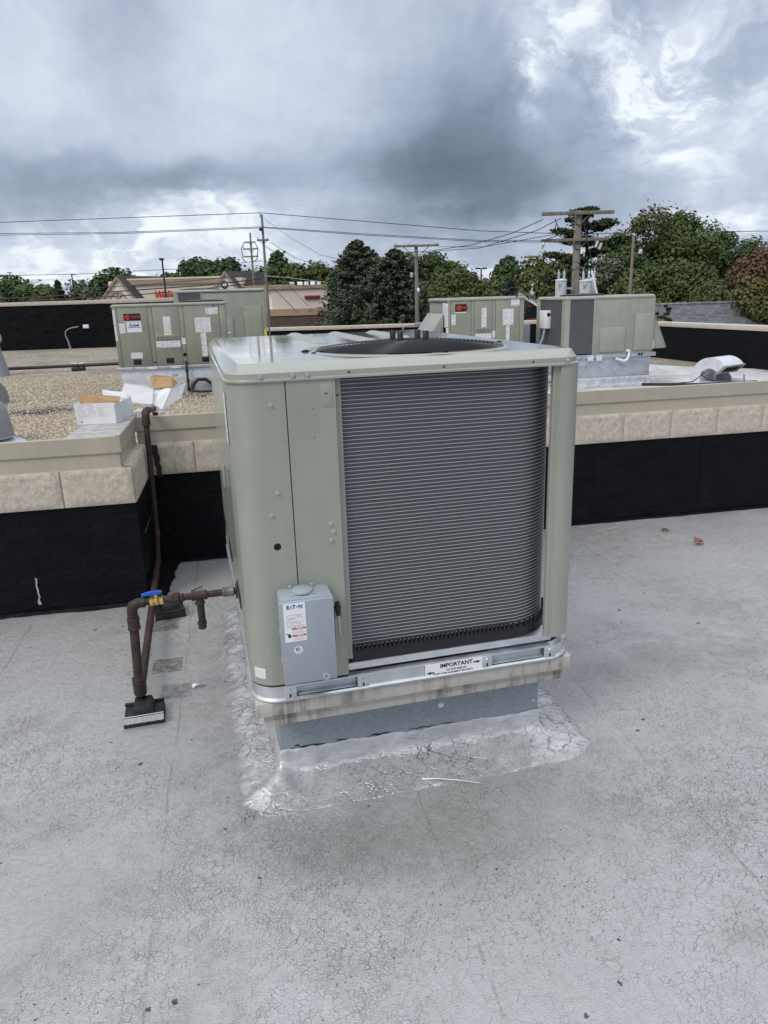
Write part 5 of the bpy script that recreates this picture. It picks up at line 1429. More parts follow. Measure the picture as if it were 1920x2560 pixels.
part('pipe', MB().tube([(-.22, -.05, -.1), (-.22, -.05, .02), (-.18, -.05, .07), (.10, -.05, .10)], .018, 6), M_conduit, c2); part('junction_box', MB().box(.10, -.10, .06, .38, -.0, .16), M_conduit, c2, bevel=.01)

# ================================================================== BACKGROUND
GZ = -4.6
VZ = -.19


def vplane(u, v, D):
    """vertical plane square to the view heading, through far(u, v, D); returns origin on the ground and px -> (x, z) map"""
    P0 = far(u, v, D); P0.z = GZ
    n = Vector((-math.sin(VZ), math.cos(VZ), 0)); t = Vector((math.cos(VZ), math.sin(VZ), 0))

    def f(a, b_):
        d = ray(a, b_); s_ = (P0 - CAM).dot(n) / d.dot(n); q = CAM + d * s_
        return (q - P0).dot(t), q.z - GZ
    return P0, f


# --- shop
P0, f = vplane(460, 740, 92)
shop = thing('shop', 'cream shop with two gables, red script sign and dark shingle roofs', 'shop', P0, VZ)


def prism_y(poly, y0, y1): return MB().prism(poly, 'y', y0, y1)


xl, zl = f(310, 702); xr, zr_ = f(545, 693)
part('wall', MB().box(xl - 2, 0, 0, xr + 3, 20, zl - .02), M_stucco, shop, smooth=0)
part('fascia', MB().box(xl - .5, -.25, zl - .55, xr + 1, .0, zl + .05), M_trim, shop, smooth=0)
part('parapet_band', MB().box(xl - .5, -.28, zl + .02, xr + 1, .6, zl + .22), M_stucco, shop, smooth=0)
for nm, apx, fl_, fr_, depth, side in (('gable', (300, 693), (258, 757), (356, 757), 6, 4.0), ('gable', (566, 680), (528, 742), (628, 757), 9, 3.2)):
    a = f(*apx); l = f(*fl_); r = f(*fr_)
    gd = part(nm, prism_y([(l[0], 0), (r[0], 0), r, a, l], -1.2, -.6), M_stucco2, shop, smooth=0)
    for p_, q_ in ((a, l), (a, r)):
        d = Vector((q_[0] - p_[0], 0, q_[1] - p_[1])).normalized(); nn = Vector((-d.z, 0, d.x)); nn = nn if nn.z > 0 else -nn
        P = [Vector((p_[0], 0, p_[1])) + nn * .08 - d * .05, Vector((q_[0], 0, q_[1])) + nn * .08, Vector((q_[0], 0, q_[1])) - nn * .20, Vector((p_[0], 0, p_[1])) - nn * .20 + d * .2]
        part('rake_board', prism_y([(q.x, q.z) for q in P], -1.45, -1.2), M_trim, shop, smooth=0)
    rf = MB(); sx_ = side; o1 = .14
    A0 = (a[0], -1.40, a[1] + o1); B0 = (r[0] + .1, -1.40, r[1] + o1 - .1); C0 = (l[0] - .1, -1.40, l[1] + o1 - .1)
    A1 = (a[0] + sx_, depth, a[1] + o1); B1 = (r[0] + sx_ * .75, depth * .8, r[1] + o1 - .1); C1 = (l[0] + sx_, depth, l[1] + o1 - .1)
    rf.face(A0, A1, B1, B0); rf.face(A0, C0, C1, A1); rf.face(A1, C1, B1)
    part('roof', rf, M_shing, shop, smooth=0)
    if apx[0] == 300:
        cx, cz = f(303, 748); R1 = .98
        em_ = MB(); em_.tube([(cx + R1 * math.cos(math.radians(t)), -1.26, cz - .1 + R1 * math.sin(math.radians(t))) for t in range(0, 181, 12)], .15, 4)
        em_.tube([(cx - R1, -1.26, cz - .1), (cx + R1, -1.26, cz - .1)], .12, 4)
        for t in (50, 90, 130): em_.tube([(cx, -1.26, cz - .1), (cx + R1 * math.cos(math.radians(t)), -1.26, cz - .1 + R1 * math.sin(math.radians(t)))], .09, 4)
        part('gable_emblem', em_, mat('khaki_trim', (.36, .30, .20), .85), shop)
tx, tz = f(386, 738)
text('sign_lettering', 'Walgreens', 1.30, M_red, shop, front_M(tx, -.34, tz), bold=.03, shear=.30, ext=.08, align='LEFT', sx=.86)
P1, f1 = vplane(720, 740, 80)
x0, z0 = f1(678, 715); x1, _ = f1(830, 712)
ox, oyv = (P1 - P0).dot(Vector((math.cos(VZ), math.sin(VZ), 0))), (P1 - P0).dot(Vector((-math.sin(VZ), math.cos(VZ), 0)))
zb1 = f1(678, 781)[1]; zb2 = f1(678, 791)[1]
part('wing', MB().box(ox + x0, oyv, zb1, ox + x1 + 6, oyv + 16, z0 - .02), M_stucco, shop, smooth=0)
part('wing_lit_side', MB().prism([(ox + x0 - .62, oyv + 1.1), (ox + x0 - .002, oyv - .002), (ox + x0 - .002, oyv + 14), (ox + x0 - .62, oyv + 14)], 'z', zb1, z0 - .02), M_stucco2, shop, smooth=0)  # side wall's brighter light is put into a paler stucco colour
part('wing_fascia', MB().box(ox + x0 - .65, oyv - .2, z0 - .36, ox + x1 + 6, oyv + 1, z0), M_trim, shop, smooth=0)
part('wing_band', MB().box(ox + x0 - .66, oyv - .14, zb2 + .02, ox + x1 + 6, oyv + 14, zb1 + .32), mat('tan_band', (.42, .30, .21), .85), shop, smooth=0)
part('wing_brick', MB().box(ox + x0 - .58, oyv - .05, 0, ox + x1 + 6, oyv + 14, zb2 + .01), M_brick_d, shop, smooth=0)
part('wing_roof', MB().box(ox + x0 - 3.5, oyv + 3, 0, ox + x0 + 2, oyv + 12, z0 + .15), M_trim, shop, smooth=0)
sx0, sz0 = f1(762, 747); sx1, sz1 = f1(800, 738)
part('red_sign', MB().box(ox + sx0, oyv - .25, sz0, ox + sx1, oyv - .02, sz1), mat('dark_red_sign', (.22, .015, .02), .6), shop, bevel=.05)
for i, (u, s_, lb_) in enumerate(((716, 9, 'next to the dark pole'), (736, 12, 'second from the tall pole, white'), (754, 9, 'in the middle of the row of boxes'), (770, 10, 'above the red sign, white'), (787, 8, 'beside the spruce'))):
    a = f1(u, 716)[0]; o = part('rooftop_box', MB().box(0, 0, 0, s_ * .045, 1.2, .42), M_white if i % 2 else M_can, None, bevel=.03)
    o.location = P1 + Vector((math.cos(VZ), math.sin(VZ), 0)) * a + Vector((-math.sin(VZ), math.cos(VZ), 0)) * 3.2; o.location.z = GZ + z0; o.rotation_euler = (0, 0, VZ)
    tag(o, 'small pale box on the shop wing roof, ' + lb_, 'air conditioner', 'small boxes on the shop wing roof')

# --- houses beyond the right parapet
def house(label, u, v, D, poly, depth, wall_m, roof_m, nm='house', over=.25):
    P, fn = vplane(u, v, D); h = thing(nm, label, 'house', P, VZ)
    a, l, r = [fn(*q) for q in poly]
    part('wall', MB().prism([(l[0] + .2, 0), (r[0] - .2, 0), (r[0] - .2, r[1] - .1), (a[0], a[1] - .15), (l[0] + .2, l[1] - .1)], 'y', 0, depth), wall_m, h, smooth=0)
    rf = MB()
    for s_ in (l, r):
        d = .18; rf.rings([[(a[0], -over, a[1]), (a[0], depth + over, a[1])], [(s_[0], -over, s_[1]), (s_[0], depth + over, s_[1])], [(s_[0], -over, s_[1] - d), (s_[0], depth + over, s_[1] - d)], [(a[0], -over, a[1] - d), (a[0], depth + over, a[1] - d)]], True, False, False)
        rf.face((a[0], -over, a[1]), (s_[0], -over, s_[1]), (s_[0], -over, s_[1] - d), (a[0], -over, a[1] - d))
    rf.v = [(x, y, z) for x, y, z in rf.v]
    part('roof', rf, roof_m, h, smooth=0)
    for s_ in ((l, r) if D > 80 else ()):
        d = Vector((s_[0] - a[0], 0, s_[1] - a[1])); n_ = Vector((-d.z, 0, d.x)).normalized(); n_ = n_ if n_.z > 0 else -n_
        part('rake_board', MB().prism([(a[0], a[1]), (s_[0], s_[1]), (s_[0] - n_.x * .3, s_[1] - n_.z * .3), (a[0] - n_.x * .3, a[1] - n_.z * .3)], 'y', -over - .12, -over - .02), M_white, h, smooth=0)
    return h, fn


hb_, fb = house('red brick building with dark roof and white cupola beyond the right units', 1300, 760, 88, ((1288, 726), (1228, 765), (1348, 763)), 14, M_brick_r, M_shing)
a = fb(1288, 731); b_ = fb(1400, 768)
part('side_roof', MB().rings([[(a[0], 1, a[1] - .1), (a[0] + 7, 1, a[1] - .1)], [(a[0] + 2, -.6 + .5, b_[1] + 1.4), (b_[0] + 4, -.1, b_[1] + 1.4)]], False), M_shing, hb_, smooth=0)
cx, cz = fb(1341, 737); c1, ct = fb(1341, 711)
part('cupola', MB().box(cx - .55, .4, cz - .8, cx + .55, 1.5, cz + .55), M_white, hb_, smooth=0)
cu_ = part('cupola_lantern', MB().lathe([(.42, 0), (.42, .55), (.52, .56), (.30, .75), (.10, 1.05), (.02, 1.25)], (cx, .95, cz + .55), n=8), M_white, hb_, smooth=20)
for q in range(3): part('louver_slat', MB().box(cx - .22, .37, cz + .0 + q * .14, cx + .22, .40, cz + .07 + q * .14), M_greyp, hb_, smooth=0)
wx, wz = fb(1322, 792); part('window', MB().box(wx - 1.0, -.08, wz - .1, wx + .9, .02, wz + 1.15), M_glass_d, hb_, smooth=0)
house('small grey house roof half hidden behind the spruce and bare pole', 1062, 715, 72, ((1063, 702), (1020, 725), (1105, 722)), 8, mat('pale_siding', (.26, .27, .28), .8), mat('brown_grey_shingles', (.12, .105, .095), .9, var=.3, vscale=2))
Ph, fh = vplane(1750, 790, 34)
hh = thing('house', 'low building with broad grey shingle hip roof behind the right parapet', 'house', Ph, VZ)
a = fh(1605, 765); b_ = fh(1868, 758); e = fh(1560, 830); e2 = fh(1925, 824)
hr = MB(); ez = e[1] - .3
hr.face((e[0], -2.6, ez), (e2[0] + .4, -2.6, ez), (b_[0], 0, a[1]), (a[0], 0, a[1])); hr.face((e[0], 2.6, ez), (a[0], 0, a[1]), (b_[0], 0, a[1]), (e2[0], 2.6, ez)); hr.face((e2[0] + .4, -2.6, ez), (e2[0], 2.6, ez), (b_[0], 0, a[1])); hr.face((e[0], 2.6, ez), (e[0], -2.6, ez), (a[0], 0, a[1]))


# shingle courses as real overlapping strips over the visible slope
part('roof', hr, M_shingles_grey, hh, smooth=0)
cs = MB(); ncs = 26
for i in range(ncs):
    t0_, t1_ = i / ncs, (i + 1) / ncs
    def pt(t, s_, up): return (a[0] + (e[0] - a[0]) * t if s_ == 0 else b_[0] + (e2[0] + .4 - b_[0]) * t, -2.6 * t, a[1] + (ez - a[1]) * t + up)
    cs.rings([[pt(t0_, 0, .012), pt(t0_, 1, .012)], [pt(t1_, 0, .034), pt(t1_, 1, .034)], [pt(t1_, 0, .004), pt(t1_, 1, .004)]], False)
so = part('shingle', cs, M_shingles_grey, hh, smooth=0); so['kind'] = 'stuff'
part('ridge_cap', MB().tube([(a[0], 0, a[1] + .02), (b_[0], 0, a[1] + .02)], .09, 6), M_shingles_grey, hh)
part('wall', MB().box(e[0] + .5, -2.2, 0, e2[0] - .3, 2.2, ez), M_brick_d, hh, smooth=0)

# --- poles
TR = Vector((math.cos(VZ), math.sin(VZ), 0)); FW = Vector((-math.sin(VZ), math.cos(VZ), 0))


def pole(label, u, v, D, wpx, arms, extra=None, group='utility poles'):
    P, fn = vplane(u, v, D); t = thing('utility_pole', label, 'utility pole', P, VZ, group)
    r = wpx / 2 / FPX * D; zt = fn(u, v)[1]
    part('pole', MB().lathe([(r * 1.25, 0), (r * 1.1, zt * .5), (r * .92, zt - .02), (r * .8, zt), (0, zt)], n=12), M_pole, t)
    for (va, ul, ur_, th, ins, brace) in arms:
        xl, zl = fn(ul, va); xr, _ = fn(ur_, va); h = th / FPX * D / 2
        ar_ = part('crossarm', MB().box(xl, -r - h * 1.6, zl - h, xr, -r - .002, zl + h), M_pole, t, bevel=h * .2)
        for q in ins:
            ix = xl + (xr - xl) * q; s_ = h * .9
            part('insulator', MB().lathe([(s_ * .35, 0), (s_ * .35, s_ * .6), (s_, s_ * .7), (s_ * .9, s_ * 1.3), (s_ * .55, s_ * 1.5), (s_ * .85, s_ * 1.7), (s_ * .6, s_ * 2.5), (0, s_ * 2.7)], (ix, -r - h * .8, zl + h), n=10), M_ins, t)
        if brace:
            for s_ in (-1, 1):
                bxx = s_ * min(abs(xl), abs(xr)) * brace
                part('brace', MB().cyl((bxx, -r - .02, zl - h), (0, -r - .02, zl - abs(bxx) * .85 - h), h * .35, n=6), M_pole, t)
    return t, fn, r


pA, fA, rA = pole('slim tall pole rising behind the tall back unit with one short crossarm', 654, 536, 72, 6.4, [(601, 643, 673, 4.5, (.1, .9), .6)])
part('pole_pin', MB().cyl((-.15, -.1, fA(650, 536)[1] - .3), (-.15, -.1, fA(650, 532)[1] + .05), .03), M_iron, pA)
z_ = fA(654, 574)[1]; part('switch', MB().lathe([(.08, 0), (.16, .05), (.16, .28), (.08, .33)], (-.16, -.22, z_ - .15), n=10), M_iron, pA)
pB, fB, rB = pole('short pole with three crossarms and looped jumpers left of the tall pole', 625, 582, 86, 5.2, [(606, 612, 639, 3.2, (), .5), (623, 608, 645, 3.2, (0.02, .98), .5), (642, 609, 646, 3.2, (0.02, .98), 0)])
for s_ in (-1, 1):
    b0 = fB(625 + s_ * 13, 606); b1 = fB(625 + s_ * 19, 623); b2 = fB(625 + s_ * 19, 642); b3 = fB(625 + s_ * 8, 656)
    part('jumper', MB().tube([(b0[0], -.3, b0[1]), (b1[0] + s_ * .1, -.3, b1[1]), (b1[0], -.3, (b1[1] + b2[1]) / 2), (b2[0], -.3, b2[1]), (b2[0] * .9, -.3, b3[1] + .3), (b3[0], -.3, b3[1])], .05, 5), M_wire, pB)
pC, fC, rC = pole('pole with wide pale crossarm and bell insulators behind the spruces', 1040, 611, 39, 9.5, [(616.5, 984, 1097, 5.5, (.04, .34, .95), .55)])
part('lamp_arm', MB().lathe([(.02, 0), (.10, .02), (.15, .10), (.02, .18)], (-.0, -.25, fC(1041, 726)[1]), (1, 0, 0), 10), M_whitep, pC)
part('small_insulator', MB().lathe([(.05, 0), (.08, .05), (.08, .22), (.05, .25)], (fC(1029, 692)[0], -.15, fC(1029, 694)[1]), n=8), M_ins, pC)
pD, fD, rD = pole('thick weathered pole with two crossarms and three grey transformers behind right unit', 1446, 527, 26, 19, [(536.5, 1352, 1531, 8.5, (), .32), (603, 1350, 1517, 7.5, (), .30)])
for (u, v, dy, wpx) in ((1399, 699, -.10, 29), (1454, 701, -.42, 32), (1478, 696, .12, 26)):
    xc, zc = fD(u, v); r = wpx / 2 / FPX * 26
    cn_ = part('transformer', MB().lathe([(r * .96, -1.0), (r * .98, -.98), (r * .98, -.06), (r * 1.06, -.055), (r * 1.06, -.02), (r, -.01), (r * .6, .02), (0, .03)], (xc, dy - rD, zc), n=20), M_can, pD)
    for q in (-.10, .10):
        part('bushing', MB().lathe([(.02, 0)] + [(.055 if j % 2 else .03, .02 + j * .026) for j in range(9)] + [(.015, .26), (.012, .34)], (xc + q, dy - rD - .03, zc + .01), n=8), M_ins, cn_)
    part('bracket', MB().box(xc + .12 if u < 1440 else xc - r, dy - rD - .06, zc - .35, xc + r + .20 if u < 1440 else xc - r + .1, dy - rD + .06, zc - .28), M_galv_w, cn_, smooth=0)
    part('gauge', MB().tube([(xc - .12, dy - rD - r * .95, zc - .12), (xc - .13, dy - rD - r, zc - .3), (xc - .02, dy - rD - r, zc - .14)], .010, 5), M_iron, cn_)
for pts in ([(1383, 548), (1388, 562), (1396, 580), (1390, 590), (1353, 603)], [(1386, 562), (1384, 575), (1392, 590), (1402, 596)], [(1352, 620), (1355, 636), (1372, 650), (1400, 672)], [(1418, 680), (1425, 676), (1440, 672), (1446, 664), (1440, 656), (1420, 655)], [(1412, 685), (1418, 676), (1432, 674)], [(1455, 690), (1462, 676), (1470, 674)]):
    part('jumper', MB().tube([(fD(*q)[0], -rD - .12, fD(*q)[1]) for q in pts], .016, 5), M_wire, pD)
for (u, v) in ((1352, 612), (1353, 628)):
    q = fD(u, v); part('cutout', MB().lathe([(.03, 0), (.055, .03), (.055, .14), (.03, .17)], (q[0], -rD - .15, q[1] - .1), (.3, 0, 1), 8), M_ins, pD)
q0, q1 = fD(1452, 545), fD(1478, 735); part('down_conductor', MB().tube([(q0[0], -rD - .06, q0[1]), (fD(1468, 640)[0], -rD - .30, fD(1468, 640)[1]), (q1[0], -rD - .45, q1[1])], .014, 5), M_wire, pD)
q0, q1 = fD(1467, 678), fD(1477, 736); part('white_conduit', MB().tube([(q0[0], -rD - .50, q0[1]), (q1[0], -rD - .66, q1[1])], .035, 6), M_whitep, pD)
for u, v in ((1487, 612), (1496, 617)):
    q = fD(u, v); part('cutout', MB().lathe([(.03, -.12), (.05, -.1), (.05, .1), (.03, .12)], (q[0], -rD - .1, q[1]), (.35, 0, 1), 8), M_ins, pD)
pE, fE, rE = pole('short pale pole standing among the trees right of the transformers', 1584, 591, 36, 7.5, [])
part('fitting', MB().lathe([(.06, 0), (.1, .04), (.1, .2), (.05, .24)], (fE(1598, 632)[0], -.1, fE(1598, 636)[1]), (.2, 0, 1), 8), M_ins, pE)


def lamp(label, u, v, D, wpx, head):
    P, fn = vplane(u, v, D); t = thing('street_lamp', label, 'street lamp', P, VZ, 'parking lot lamps'); r = wpx / 2 / FPX * D; zt = fn(u, v)[1]
    part('pole', MB().lathe([(r * 1.2, 0), (r, zt)], n=8), M_iron, t)
    for (a_, b_, h) in head:
        s_ = D / FPX; part('lamp_head', MB().box(a_ * s_, -.2, zt - h * s_ * .5, b_ * s_, .2, zt + h * s_ * .5), M_iron, t, bevel=.02)
    return t


lamp('black parking lamp pole standing before the cream shop sign', 405, 648, 60, 4.2, [(-6, 3.5, 5)])
lamp('thin grey lamp pole at the far left above the parapet', 24, 682, 100, 2.2, [(-5, 5, 1.8)])
lamp('dark lamp pole with short arm left of the cream shop', 179, 686, 95, 3.2, [(-1, 9, 2)])
lamp('double headed lamp between the tree tops in the middle distance', 1203, 671, 90, 3.4, [(-14, -2, 3.6), (2, 14, 3.6)])
lamp('small lamp pole before the trees behind the second spruce', 965, 650, 80, 2.0, [(-7, 0, 4)])

# --- wires
def wire(label, pts, px=1.5, sag=0.0, mt=None):
    """pts: (u, v, D) control points; every span hangs as a shallow curve between real points"""
    W_ = [far(*q) for q in pts]; P = []
    for a, b_ in zip(W_[:-1], W_[1:]):
        for i in range(14):
            t = i / 14; q = a.lerp(b_, t); q.z -= sag * 4 * t * (1 - t); P.append(q)
    P.append(W_[-1]); D = sum(q[2] for q in pts) / len(pts)
    c = P[len(P) // 2].copy(); r = px / 2 / FPX * D
    o = part('power_line', MB().tube([q - c for q in P], r, 5), mt or M_wire); o.location = c
    return tag(o, label, 'power line', 'overhead power lines')


wire('topmost overhead line running from the left edge over the tall pole top', [(-30, 557, 78), (651, 532, 72)], 1.6)
wire('topmost overhead line running right from the tall pole towards the transformer pole', [(651, 532, 72), (1200, 577, 74), (1420, 585, 76), (1950, 577, 80)], 1.6)
wire('upper of the twin lines left of the tall pole', [(-30, 584, 78), (300, 581, 75), (652, 567, 72)], 1.4)
wire('lower of the twin lines left of the tall pole', [(-30, 588, 78), (300, 584, 75), (652, 570, 72)], 1.4)
wire('upper of the twin lines right of the tall pole', [(654, 567, 72), (900, 584, 73), (1200, 601, 74), (1950, 606, 78)], 1.4)
wire('lower of the twin lines right of the tall pole', [(654, 569, 72), (900, 587, 73), (1200, 604, 74), (1950, 611, 78)], 1.4)
wire('steep line from transformer pole upper arm down to the bell insulators, highest one', [(1357, 549, 26), (1280, 583, 29), (1180, 612, 33), (1070, 628, 37), (988, 632, 39)], 1.7)
wire('steep line from transformer pole upper arm towards the pale crossarm, middle one', [(1402, 546, 26), (1340, 577, 28.5), (1200, 620, 33), (1097, 627, 39)], 1.7)
wire('lowest steep line from behind the transformer pole to the pale crossarm', [(1440, 577, 26), (1340, 594, 28.5), (1210, 617, 33), (1095, 617, 39)], 1.4)
wire('thin slack line dropping right from the tall pole top to the spruces', [(662, 548, 72), (720, 590, 68), (800, 637, 62), (870, 653, 56), (960, 652, 50)], 1.0)
wire('thin line from the tall pole crossarm down to the trees', [(676, 606, 72), (740, 646, 75), (810, 668, 80), (840, 675, 84)], 1.0)
wire('lower thin line from the tall pole crossarm down to the trees', [(664, 615, 72), (700, 640, 75), (760, 668, 80), (835, 676, 84)], .9)
wire('thin line crossing the trees at left and rising to the tall pole', [(-30, 690, 84), (200, 685, 80), (450, 672, 76), (654, 652, 72)], 1.3)
wire('highest black cable passing before the cream shop gables', [(-30, 735, 70), (100, 727, 70), (300, 716, 70), (500, 700, 70), (655, 684, 71.5)], 1.6)
wire('thick black cable in the middle before the cream shop', [(-30, 748, 69), (100, 743, 69), (300, 728, 69), (500, 714, 70), (655, 697, 71.5)], 2.8)
wire('lowest thick black cable before the cream shop', [(60, 753, 69), (300, 740, 69), (450, 728, 70), (655, 706, 71.5)], 2.4)
wire('taut grey cable right of the tall pole before the shop wing roof', [(662, 690, 72), (720, 694, 72), (815, 706, 72), (900, 712, 72)], 1.8, mt=M_conduit)
wire('lower dark cable right of the tall pole along the shop wing', [(664, 702, 72), (730, 710, 72), (800, 722, 72)], 1.4)
wire('steep guy cable from the tall pole to the foot of the shop wing', [(664, 704, 71), (705, 742, 66), (745, 782, 61)], 1.8)
wire('second steep guy cable right of the tall pole', [(668, 655, 71.5), (710, 700, 68), (770, 765, 62)], 1.2)

# --- trees
def quads(C, Nrm, s, asp=1.0):
    n = len(C); Nrm = Nrm / (np.linalg.norm(Nrm, axis=1, keepdims=True) + 1e-9)
    h = rng.normal(size=(n, 3)); t1 = np.cross(Nrm, h); t1 /= (np.linalg.norm(t1, axis=1, keepdims=True) + 1e-9); t2 = np.cross(Nrm, t1)
    a = t1 * (s * asp)[:, None]; b_ = t2 * s[:, None]
    return np.stack([C - a * .2 - b_, C + a - b_ * .25, C + a * .3 + b_, C - a + b_ * .2], 1).reshape(-1, 3)


def crown_mesh(V, mt):
    F = np.arange(len(V), dtype='i').reshape(-1, 4); return fast_mesh('crown', V, F, mt)


def tree(label, u, v, wpx, D, mt, shape='round', n=3800, low=.10, name='tree', group=None, leaf=1.0, lob=None):
    P = far(u, v, D); Ht = P.z - GZ; P.z = GZ
    t = thing(name, label, 'tree', P, 0, group)
    Wd = wpx / FPX * D; s0 = D * .0020 * leaf * (.76 if D < 72 else .92); n = int(n * (3.5 if D < 72 else 2.6))
    zb = Ht * low
    Vs = []
    if shape in ('round', 'tall', 'sparse'):
        nl = lob or int(np.clip(30 * Ht / max(Wd, 1) * .75, 26, 75))
        rz = (Ht - zb) / 2; zc = zb + rz
        cen = []
        for i in range(nl):
            while True:
                q = rng.uniform(-1, 1, 3)
                if np.linalg.norm(q) < 1: break
            q = q / (np.linalg.norm(q) + 1e-6) * (np.linalg.norm(q) ** .40)
            wz = 1.0 if q[2] < .3 else (1 - .30 * (q[2] - .3))
            if shape == 'tall': wz *= .9
            cen.append((q[0] * Wd * .40 * wz, q[1] * Wd * .40 * wz, zb + rz + np.sign(q[2]) * abs(q[2]) ** .8 * (rz - .13 * Wd)))
        cen = np.array(cen); rad = (.08 + .18 * rng.random(len(cen)) ** 1.4) * min(Wd, Ht * .8)
        per = rng.dirichlet(rad ** 2 / (rad ** 2).sum() * 400) * n
        for c, r, m in zip(cen, rad, per):
            m = max(12, int(m)); d = rng.normal(size=(m, 3)); d /= np.linalg.norm(d, axis=1, keepdims=True); d[:, 2] = d[:, 2] * .85 + .12
            rr = r * (.40 + .80 * rng.random(m) ** .7) * np.where(rng.random(m) < .12, 1.35, 1.0)
            if shape == 'sparse': rr = r * (.2 + 1.1 * rng.random(m))
            C = c + d * rr[:, None]; C[:, 2] = np.minimum(C[:, 2], Ht * 1.01); C[:, 2] = np.maximum(C[:, 2], .3)
            nr = d + rng.normal(size=(m, 3)) * .45 + np.array([0, 0, .35])
            Vs.append(quads(C, nr, s0 * (.6 + .8 * rng.random(m)), 1.35))
        # limbs
        part('trunk', MB().tube([(0, 0, 0), (.02 * Wd, 0, Ht * .35), (0, 0, Ht * .8)], [Wd * .035 + .08, Wd * .025 + .05, .04], 7), M_bark, t)
        lb = MB()
        for i in rng.choice(len(cen), min(7, len(cen)), replace=False): lb.tube([(0, 0, Ht * (.25 + .05 * (i % 5))), tuple(np.array([0, 0, Ht * .4]) * .5 + cen[i] * .5), tuple(cen[i])], [Wd * .014 + .03, Wd * .009 + .02, .015], 5)
        part('limbs', lb, M_bark, t)
    elif shape == 'spruce':
        part('trunk', MB().tube([(0, 0, 0), (0, 0, Ht * .98)], [.16, .02], 7), M_bark, t)
        zz = zb
        nb = int(n / 40)
        for i in range(nb):
            f_ = (i + rng.random()) / nb; z = zb + (Ht - zb) * f_ ** .92
            R = (Wd / 2) * (1 - f_) ** .60 * (.50 + .68 * rng.random()) + .12
            a = rng.random() * 6.283; m = 40
            tt_ = rng.random(m) ** .7; dirv = np.array([math.cos(a), math.sin(a), 0])
            zoff = -.28 * R * tt_ + .22 * R * tt_ ** 3
            lat = (rng.random(m) - .5) * .55 * R * (1.05 - tt_)
            C = dirv * (R * tt_)[:, None] + np.array([-math.sin(a), math.cos(a), 0]) * lat[:, None]; C[:, 2] = z + zoff - abs(lat) * .25 - rng.random(m) * .12 * R
            nr = np.array([0, 0, 1.0]) + rng.normal(size=(m, 3)) * .55 + dirv * .4
            Vs.append(quads(C, nr, s0 * (.55 + .7 * rng.random(m)), 1.7))
        if name == 'spruce_tree':
            m = 170; f_ = rng.random(m) ** 2 * .20; a = rng.random(m) * 6.283; R = .14 + f_ * Wd * .55
            C = np.stack([np.cos(a) * R, np.sin(a) * R, Ht - f_ * (Ht - zb) - .1], 1)
            part('cones', fast_mesh('cones', quads(C, rng.normal(size=(m, 3)), s0 * (.5 + .5 * rng.random(m)), 1.6), np.arange(m * 4, dtype='i').reshape(-1, 4), L_cone), None, t)
    elif shape == 'pine':
        part('trunk', MB().tube([(0, 0, 0), (.1, 0, Ht * .5), (0, 0, Ht * .97)], [.30, .22, .05], 8), M_bark, t)
        lb = MB(); nb = 46
        for i in range(nb):
            f_ = (i + rng.random()) / nb; z = zb + (Ht - zb) * f_; R = Wd / 2 * (.98 - .62 * f_ ** 1.6) * (.55 + .5 * rng.random()); a = rng.random() * 6.283
            dv = np.array([math.cos(a), math.sin(a), .10 + .12 * f_]); lb.tube([(0, 0, z), tuple(dv * R * .5 + np.array([0, 0, z - .1])), tuple(dv * R + np.array([0, 0, z]))], [.07, .05, .02], 5)
            m = int(n / nb); tt_ = .25 + .78 * rng.random(m) ** .7
            C = dv * (R * tt_)[:, None]; C[:, 2] += z; C += rng.normal(size=(m, 3)) * np.array([.22, .22, .075]) * (.5 + R * .28)
            C[:, 2] += .12
            nr = np.array([0, 0, .9]) + rng.normal(size=(m, 3)) * .7
            Vs.append(quads(C, nr, s0 * (.5 + .8 * rng.random(m)), 1.5))
        part('limbs', lb, M_bark, t)
    part('crown', crown_mesh(np.concatenate(Vs), mt), None, t)
    return t


T = tree
T('dark rounded tree at the far left edge above the parapet', 25, 690, 153, 118, L_dark)
T('low mid green tree right of the far left lamp pole', 88, 702, 108, 112, L_mid)
T('low olive tree between the left lamp poles', 122, 716, 89, 106, L_olive)
T('narrow dark pointed tree left of the dark lamp pole', 143, 703, 52, 100, L_dark, 'spruce', 2600, name='conifer_tree')
T('thin airy grey green tree beside the dark lamp pole', 197, 702, 107, 104, L_grey, 'sparse', 2300)
T('dark dense tree directly left of the cream shop gable', 272, 672, 122, 110, L_dark, n=4200)
T('mid green tree top peeking over the cream shop wall', 425, 686, 102, 135, L_mid, n=2600)
T('broad dark green tree towering behind the shop between its gables', 496, 633, 140, 122, L_dark, n=5200)
T('second broad dark tree joined behind the right shop gable', 560, 640, 102, 125, L_dark, n=3600)
T('yellowing tree behind the short pole with three crossarms', 622, 672, 97, 128, L_yel, n=3000)
T('mid green tree right behind the tall slim pole', 668, 664, 89, 124, L_mid, n=2800)
T('upright dark tree standing highest behind the shop wing', 694, 629, 64, 130, L_dark, 'tall', 2800, low=.25)
T('olive tree between the upright dark tree and the yellow one by the spruces', 742, 662, 94, 122, L_olive, n=3000)
T('rounded brownish green tree left of the spruces', 796, 654, 128, 118, L_olive, n=4000)
T('small green tree low beside the left spruce', 842, 676, 76, 100, L_mid, n=2400)
T('bluish shorter spruce at the left flank of the tall cone-topped spruce', 858, 648, 201, 47, L_blue, 'spruce', 6200, .12, 'spruce_tree', leaf=.9)
T('tallest spruce with brown cone clusters at its tip', 893, 600, 372, 42, L_spr, 'spruce', 10500, .10, 'spruce_tree', leaf=.95)
T('second cone-topped spruce right of the tallest spruce', 986, 622, 294, 43, L_spr, 'spruce', 9000, .10, 'spruce_tree', leaf=.95)
T('broad olive green tree filling the space behind the two spruces', 930, 662, 240, 70, L_olive, n=6500, low=.05)
